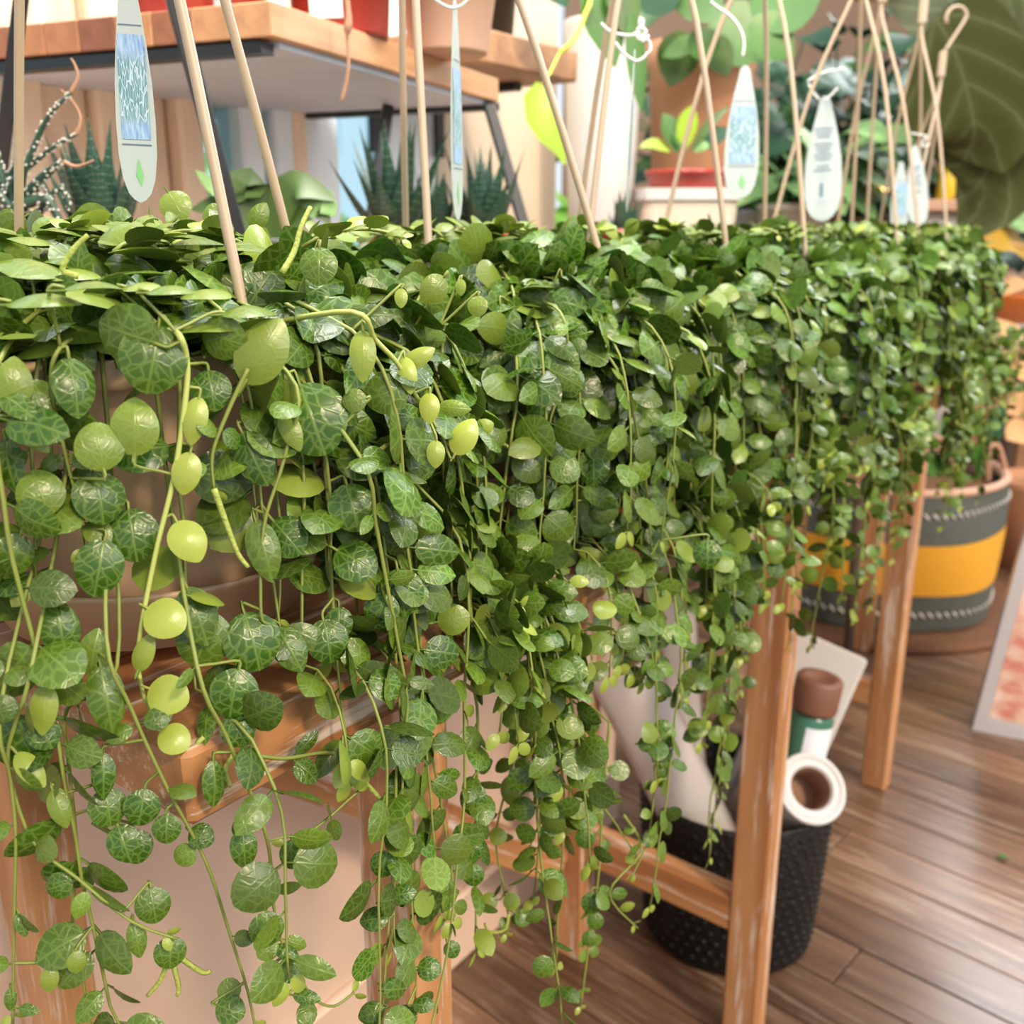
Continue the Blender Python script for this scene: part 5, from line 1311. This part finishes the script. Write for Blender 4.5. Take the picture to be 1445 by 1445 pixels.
# ------------------------------------------------------------------ sunlit orange plant and pot
pz = at(1440, 462, 2.9)
t = thing('orange_pot', 'orange glazed pot with a grey band among the yellow leaves', 'pot', Vector((pz.x, pz.y, 0)))
b_ = MB(); b_.lathe([(0, pz.z - 0.005), (0.15, pz.z - 0.005), (0.165, pz.z + 0.02), (0.12, pz.z + 0.022), (0, pz.z + 0.022)], 40, (pz.x, pz.y, 0)); part(b_, 'saucer', M['greyband'], t)
b_ = MB(); b_.lathe([(0, pz.z + 0.022), (0.13, pz.z + 0.022), (0.15, pz.z + 0.09), (0.154, pz.z + 0.1), (0.14, pz.z + 0.1), (0.13, pz.z + 0.08), (0, pz.z + 0.08)], 40, (pz.x, pz.y, 0)); part(b_, 'bowl', M['orange'], t)
b_ = MB(); b_.lathe([(0, 0), (0.12, 0), (0.10, 0.03), (0.03, 0.06), (0.03, pz.z - 0.03), (0.10, pz.z - 0.006), (0, pz.z - 0.006)], 24, (pz.x, pz.y, 0)); part(b_, 'pedestal_foot', M['trunk'], t)
CR = [((1350, 312), (1400, 292), (1445, 290), 0.030, 'yellow'), ((1385, 352), (1420, 338), (1455, 368), 0.042, 'yellow'), ((1390, 320), (1420, 330), (1445, 345), 0.035, 'peach'), ((1372, 425), (1405, 405), (1450, 398), 0.032, 'peach'), ((1378, 470), (1415, 478), (1450, 470), 0.055, 'peach'),
      ((1365, 500), (1400, 505), (1440, 490), 0.05, 'yellow'), ((1360, 530), (1390, 535), (1420, 520), 0.045, 'yellow'), ((1392, 565), (1415, 560), (1455, 565), 0.065, 'peach'), ((1360, 560), (1375, 575), (1380, 600), 0.025, 'peach'), ((1420, 620), (1440, 610), (1470, 620), 0.04, 'peach'),
      ((1410, 300), (1440, 310), (1475, 285), 0.045, 'vari'), ((1385, 290), (1405, 282), (1430, 275), 0.03, 'yellow'), ((1425, 520), (1450, 525), (1480, 515), 0.04, 'peach')]
t = thing('croton', 'yellow and peach leaved plant glowing in the sun beside the last basket', 'houseplant', Vector((at(1450, 640, 2.62).x + 0.10, 2.72, 0)))
cb = world_loc(t)
b_ = MB(); b_.lathe([(0, 0), (0.09, 0), (0.12, 0.24), (0.125, 0.26), (0.115, 0.26), (0.11, 0.24), (0, 0.24)], 32, cb); part(b_, 'pot', M['terra'], t)
b_ = MB(); b_.tube([cb + Vector((0, 0, 0.23)), cb + Vector((0.01, 0, 0.6)), cb + Vector((0, -0.02, 1.02))], [0.012, 0.01, 0.006], 8); part(b_, 'stem', M['trunk'], t)
for k, (a, b, c_, w, m) in enumerate(CR):
    D = 2.45 + 0.03 * (k % 4)
    pts = smooth_path([at(*c_, D + 0.08), at(*b, D), at(*a, D - 0.02)], 4); n = len(pts)
    b_ = MB(); b_.blade(pts, [w * max(0.04, math.sin(math.pi * (0.06 + 0.94 * j / (n - 1)))) for j in range(n)], (0.0, -0.8, 0.6), 0.15)
    st = cb + Vector((0, 0, pts[0].z)); b_.tube([pts[0], (pts[0] + st) / 2 + Vector((0, 0, 0.02)), st], 0.003, 4)
    part(b_, 'leaf', M[m], t)

# pink printed paper sack leaning at the edge, in clear film
pa, pb = on_floor(1372, 1030), on_floor(1480, 1052)
t = thing('printed_sack', 'pink and orange printed paper sack in clear film standing on the floor', 'sack', pa)
ax = (pb - pa).normalized(); bk = Vector((-ax.y, ax.x, 0))
hh = 0.44; leanv = ax * 0.045 + bk * 0.03
def sack(w0, w1, z0, z1, d0, d1, m, name):
    b_ = MB(); vs = []
    for z in (z0, z1):
        o_ = pa + leanv * (z / hh) + Vector((0, 0, z))
        for (s, d) in ((w0, d0), (w1, d0), (w1, d1), (w0, d1)): vs.append(o_ + ax * s + bk * d)
    b_.add(vs, [[3, 2, 1, 0], [4, 5, 6, 7], [0, 1, 5, 4], [1, 2, 6, 5], [2, 3, 7, 6], [3, 0, 4, 7]], smooth=False); return part(b_, name, m, t)
sack(0.022, 0.34, 0.03, hh, 0.004, 0.09, M['poster'], 'printed_paper')
sack(0.0, 0.36, 0.0, 0.028, 0.0, 0.095, M['film'], 'film_hem'); sack(0.0, 0.021, 0.028, hh, 0.0, 0.095, M['film'], 'film_edge')
# single fallen leaf
p = on_floor(1415, 1212, 0.002)
b_ = MB(); b_.blade([p + Vector((-0.008, 0, 0.001)), p + Vector((-0.003, 0.002, 0.003)), p + Vector((0.004, 0.002, 0.003)), p + Vector((0.010, 0.0, 0.001))], [0.001, 0.006, 0.005, 0.0005], (0, 0, 1), 0.1)
o = b_.build('fallen_leaf', M['broad']); tag(o, 'small fallen green leaf lying alone on the floor boards', 'leaf')

# ------------------------------------------------------------------ black bin under the bench and what stands in it
KC = Vector((0.302, 1.185, 0)); KH = 0.225
bin_ = thing('black_bin', 'round black knobbly bin standing on the floor behind the bench leg', 'bin', KC)
b_ = MB(); b_.lathe([(0, 0), (0.108, 0), (0.114, 0.006), (0.128, KH - 0.004), (0.127, KH), (0.122, KH), (0.119, KH - 0.01), (0.108, 0.012), (0, 0.012)], 48, KC); part(b_, 'bin_wall', M['basket'], bin_)
b_ = MB()
for j in range(13):
    z = 0.02 + j * 0.0155; r = 0.114 + 0.014 * z / KH
    for k in range(46):
        a = 2 * math.pi * (k + 0.5 * (j % 2)) / 46
        b_.lathe([(0, 0.003), (0.0035, 0.001), (0.0042, -0.002)], 5, KC + Vector((r * math.cos(a), r * math.sin(a), z)), Matrix.Rotation(a, 3, 'Z') @ Matrix.Rotation(R(90), 3, 'Y'))
tag(part(b_, 'knobs', M['basket'], bin_), kind='stuff')
def bent_sheet(name, label, low, high, width, bow, m, cat, th=0.004, rows=8):
    low, high = Vector(low), Vector(high); ax = (high - low); up = ax.normalized()
    x = up.cross((CAM - low).normalized()).normalized(); nn = x.cross(up)
    vs, fs = [], []; nc = 9
    for s in (1, -1):
        for j in range(rows):
            for k in range(nc):
                q = k / (nc - 1) * 2 - 1
                vs.append(low + ax * (j / (rows - 1)) + x * (q * width / 2) - nn * (bow * q * q) + nn * (th / 2 * s))
    N_ = rows * nc
    for j in range(rows - 1):
        for k in range(nc - 1):
            a = j * nc + k; fs += [[a, a + 1, a + nc + 1, a + nc], [N_ + a + nc, N_ + a + nc + 1, N_ + a + 1, N_ + a]]
    for j in range(rows - 1):
        for a in (j * nc, j * nc + nc - 1): fs.append([a, a + nc, N_ + a + nc, N_ + a])
    for k in range(nc - 1):
        for a in (k, (rows - 1) * nc + k): fs.append([a, a + 1, N_ + a + 1, N_ + a])
    b_ = MB(); b_.add(vs, fs); o = b_.build(name, m); tag(o, label, cat); return o
lowb = KC + Vector((0.0, -0.02, 0.03))
bent_sheet('plastic_sheet', 'wide curved white plastic sheet leaning out of the black bin', KC + Vector((0.01, -0.055, 0.05)), at(880, 950, 1.10), 0.085, 0.016, M['sheet'], 'plastic sheet')
bent_sheet('plastic_strip', 'narrow upright white strip standing in the black bin', KC + Vector((-0.035, 0.045, 0.02)), at(955, 850, 1.24), 0.05, 0.004, M['sheet'], 'plastic strip')
# long flat package with a net print
p1 = at(1172, 908, 1.34); p0 = KC + Vector((-0.005, 0.03, 0.03))
pk = thing('flat_package', 'long flat white package with a grey net print leaning in the bin', 'package', p0)
up = (p1 - p0).normalized(); x = up.cross((CAM - p1).normalized()).normalized(); nn = x.cross(up); rot = Matrix((x, up, nn)).transposed(); Lp = (p1 - p0).length
b_ = MB(); b_.box((p0 + p1) / 2, (0.112, Lp, 0.018), rot, 0, 0.004); part(b_, 'carton', M['sheet'], pk)
b_ = MB()
for k in range(12):
    s = -0.042 + 0.0076 * k; b_.box(p0 + up * (Lp * 0.53) + x * s + nn * 0.0095, (0.0022, Lp * 0.40, 0.001), rot)
for k in range(20):
    b_.box(p0 + up * (Lp * (0.33 + 0.40 * k / 19)) + nn * 0.0098, (0.085, 0.0022, 0.001), rot)
part(b_, 'net_print', M['netgrey'], pk)
# bottle with brown cap
p1 = at(1158, 955, 1.19); p0 = KC + Vector((0.055, 0.0, 0.02))
bt = thing('bottle', 'dark green bottle with a white label and brown cap standing in the bin', 'bottle', p0)
up = (p1 - p0).normalized(); x = up.orthogonal().normalized(); y = up.cross(x); rot = Matrix((x, y, up)).transposed(); Lb = (p1 - p0).length
b_ = MB(); b_.lathe([(0, 0), (0.027, 0), (0.029, 0.004), (0.029, Lb - 0.055), (0.024, Lb - 0.045), (0, Lb - 0.045)], 28, p0, rot); part(b_, 'bottle_body', M['bottle'], bt)
b_ = MB()
r_ = 0.0296; vs, fs = [], []
tocam = (CAM - p0).normalized(); a0 = math.atan2(tocam.dot(y), tocam.dot(x))
for k in range(13):
    a = a0 + R(-5 + 9 * k); 
    for z in (Lb - 0.15, Lb - 0.062): vs.append(p0 + rot @ Vector((r_ * math.cos(a), r_ * math.sin(a), z)))
b_.add(vs, [[2 * k, 2 * k + 2, 2 * k + 3, 2 * k + 1] for k in range(12)]); part(b_, 'bottle_label', M['label'], bt)
b_ = MB(); b_.lathe([(0, Lb - 0.046), (0.0295, Lb - 0.046), (0.0305, Lb - 0.042), (0.0305, Lb - 0.004), (0.028, Lb), (0.018, Lb), (0.016, Lb - 0.003), (0, Lb - 0.003)], 28, p0, rot); part(b_, 'cap', M['cork'], bt)
# white ribbed roll, its open end towards the room
axis = Vector((-0.16, 0.80, -0.72)).normalized()
p1 = at(1146, 1112, 1.10)
rl = thing('ribbed_roll', 'white ribbed plastic roll with a brown cardboard core leaning over the bin rim', 'roll', p1 + axis * 0.2)
zax = -axis; x = zax.orthogonal().normalized(); y = zax.cross(x); rot = Matrix((x, y, zax)).transposed(); Lr = 0.20
prof = [(0.026, -Lr), (0.043, -Lr)]
for k in range(18):
    z = -Lr + 0.010 + k * 0.0105; prof += [(0.0425, z), (0.0445, z + 0.004)]
prof += [(0.045, -0.003), (0.0445, 0.0), (0.040, 0.001), (0.0395, -0.0005), (0.036, 0.0012), (0.0355, -0.0005), (0.032, 0.001), (0.028, 0.0), (0.0265, -0.004)]
b_ = MB(); b_.lathe(prof, 36, p1, rot); part(b_, 'roll_sheet', M['roll'], rl)
b_ = MB(); b_.lathe([(0.0265, -0.004), (0.025, -0.006), (0.024, -0.04), (0.024, -Lr + 0.01)], 36, p1, rot); part(b_, 'cardboard_core', M['cardboard'], rl)
b_ = MB(); b_.lathe([(0, -0.05), (0.0245, -0.05)], 24, p1, rot); part(b_, 'core_plug', M['cardboard'], rl)
# pruning shears lying against the seat behind the bench
p = at(716, 946, 1.205)
sh = thing('pruning_shears', 'orange handled black shears hanging on the pinkish panel behind the bench', 'shears', p)
b_ = MB(); b_.tube(smooth_path([p + Vector((-0.012, 0, 0.02)), p + Vector((0.0, -0.004, 0.012)), p + Vector((0.010, -0.004, -0.006))], 4), 0.006, 8); part(b_, 'handle', M['orange'], sh)
b_ = MB(); b_.tube(smooth_path([p + Vector((0.008, 0, 0.006)), p + Vector((0.024, -0.004, 0.0)), p + Vector((0.034, -0.004, -0.02))], 4), 0.007, 8); part(b_, 'handle', M['blackpot'], sh)
b_ = MB(); b_.blade([p + Vector((0.012, 0, -0.006)), p + Vector((0.02, 0, -0.03)), p + Vector((0.022, 0, -0.055)), p + Vector((0.018, 0, -0.075))], [0.006, 0.008, 0.006, 0.001], (0, -1, 0), 0.05, 0, 0.002); part(b_, 'blade', M['under'], sh)

# bushes outside the window
for k, (u, v, r, n) in enumerate(((0.30, 2.1, 0.40, 220), (1.15, 2.3, 0.45, 240), (2.3, 2.9, 0.6, 260), (3.6, 2.2, 0.45, 220))):
    rg = random.Random(40 + k); c = W(u, v, 0)
    t = thing('street_bush', ['sunny green bush outside the window behind the slanting black leg', 'bright bush outside the window behind the tallest spiky succulent', 'pale green bush outside, hidden mostly by the cream wall', 'outermost bush along the pavement beyond the cream wall'][k], 'bush', c + Vector((0, 0, -0.05)), 'bushes outside the window')
    b_ = MB(); b_.tube([c + Vector((0, 0, -0.05)), c + Vector((0, 0, 0.5))], 0.03, 7); part(b_, 'trunk', M['trunk'], t)
    b_ = MB()
    for q in range(n):
        d = Vector((rg.gauss(0, 1), rg.gauss(0, 1), rg.gauss(0, 1))).normalized() * r * rg.uniform(0.5, 1.0) ** 0.5
        pp_ = c + Vector((0, 0, 0.72)) + Vector((d.x, d.y, d.z * 0.9))
        pts = arc(pp_, (rg.gauss(0, 1), rg.gauss(0, 1), rg.gauss(0, .5)), 0.12, 0.5, 3); b_.blade(pts, [0.01, 0.04, 0.035, 0.002], (rg.gauss(0, .5), -1, rg.gauss(0, 1)), 0.1)
    tag(part(b_, 'foliage', M['bush'], t), kind='stuff')
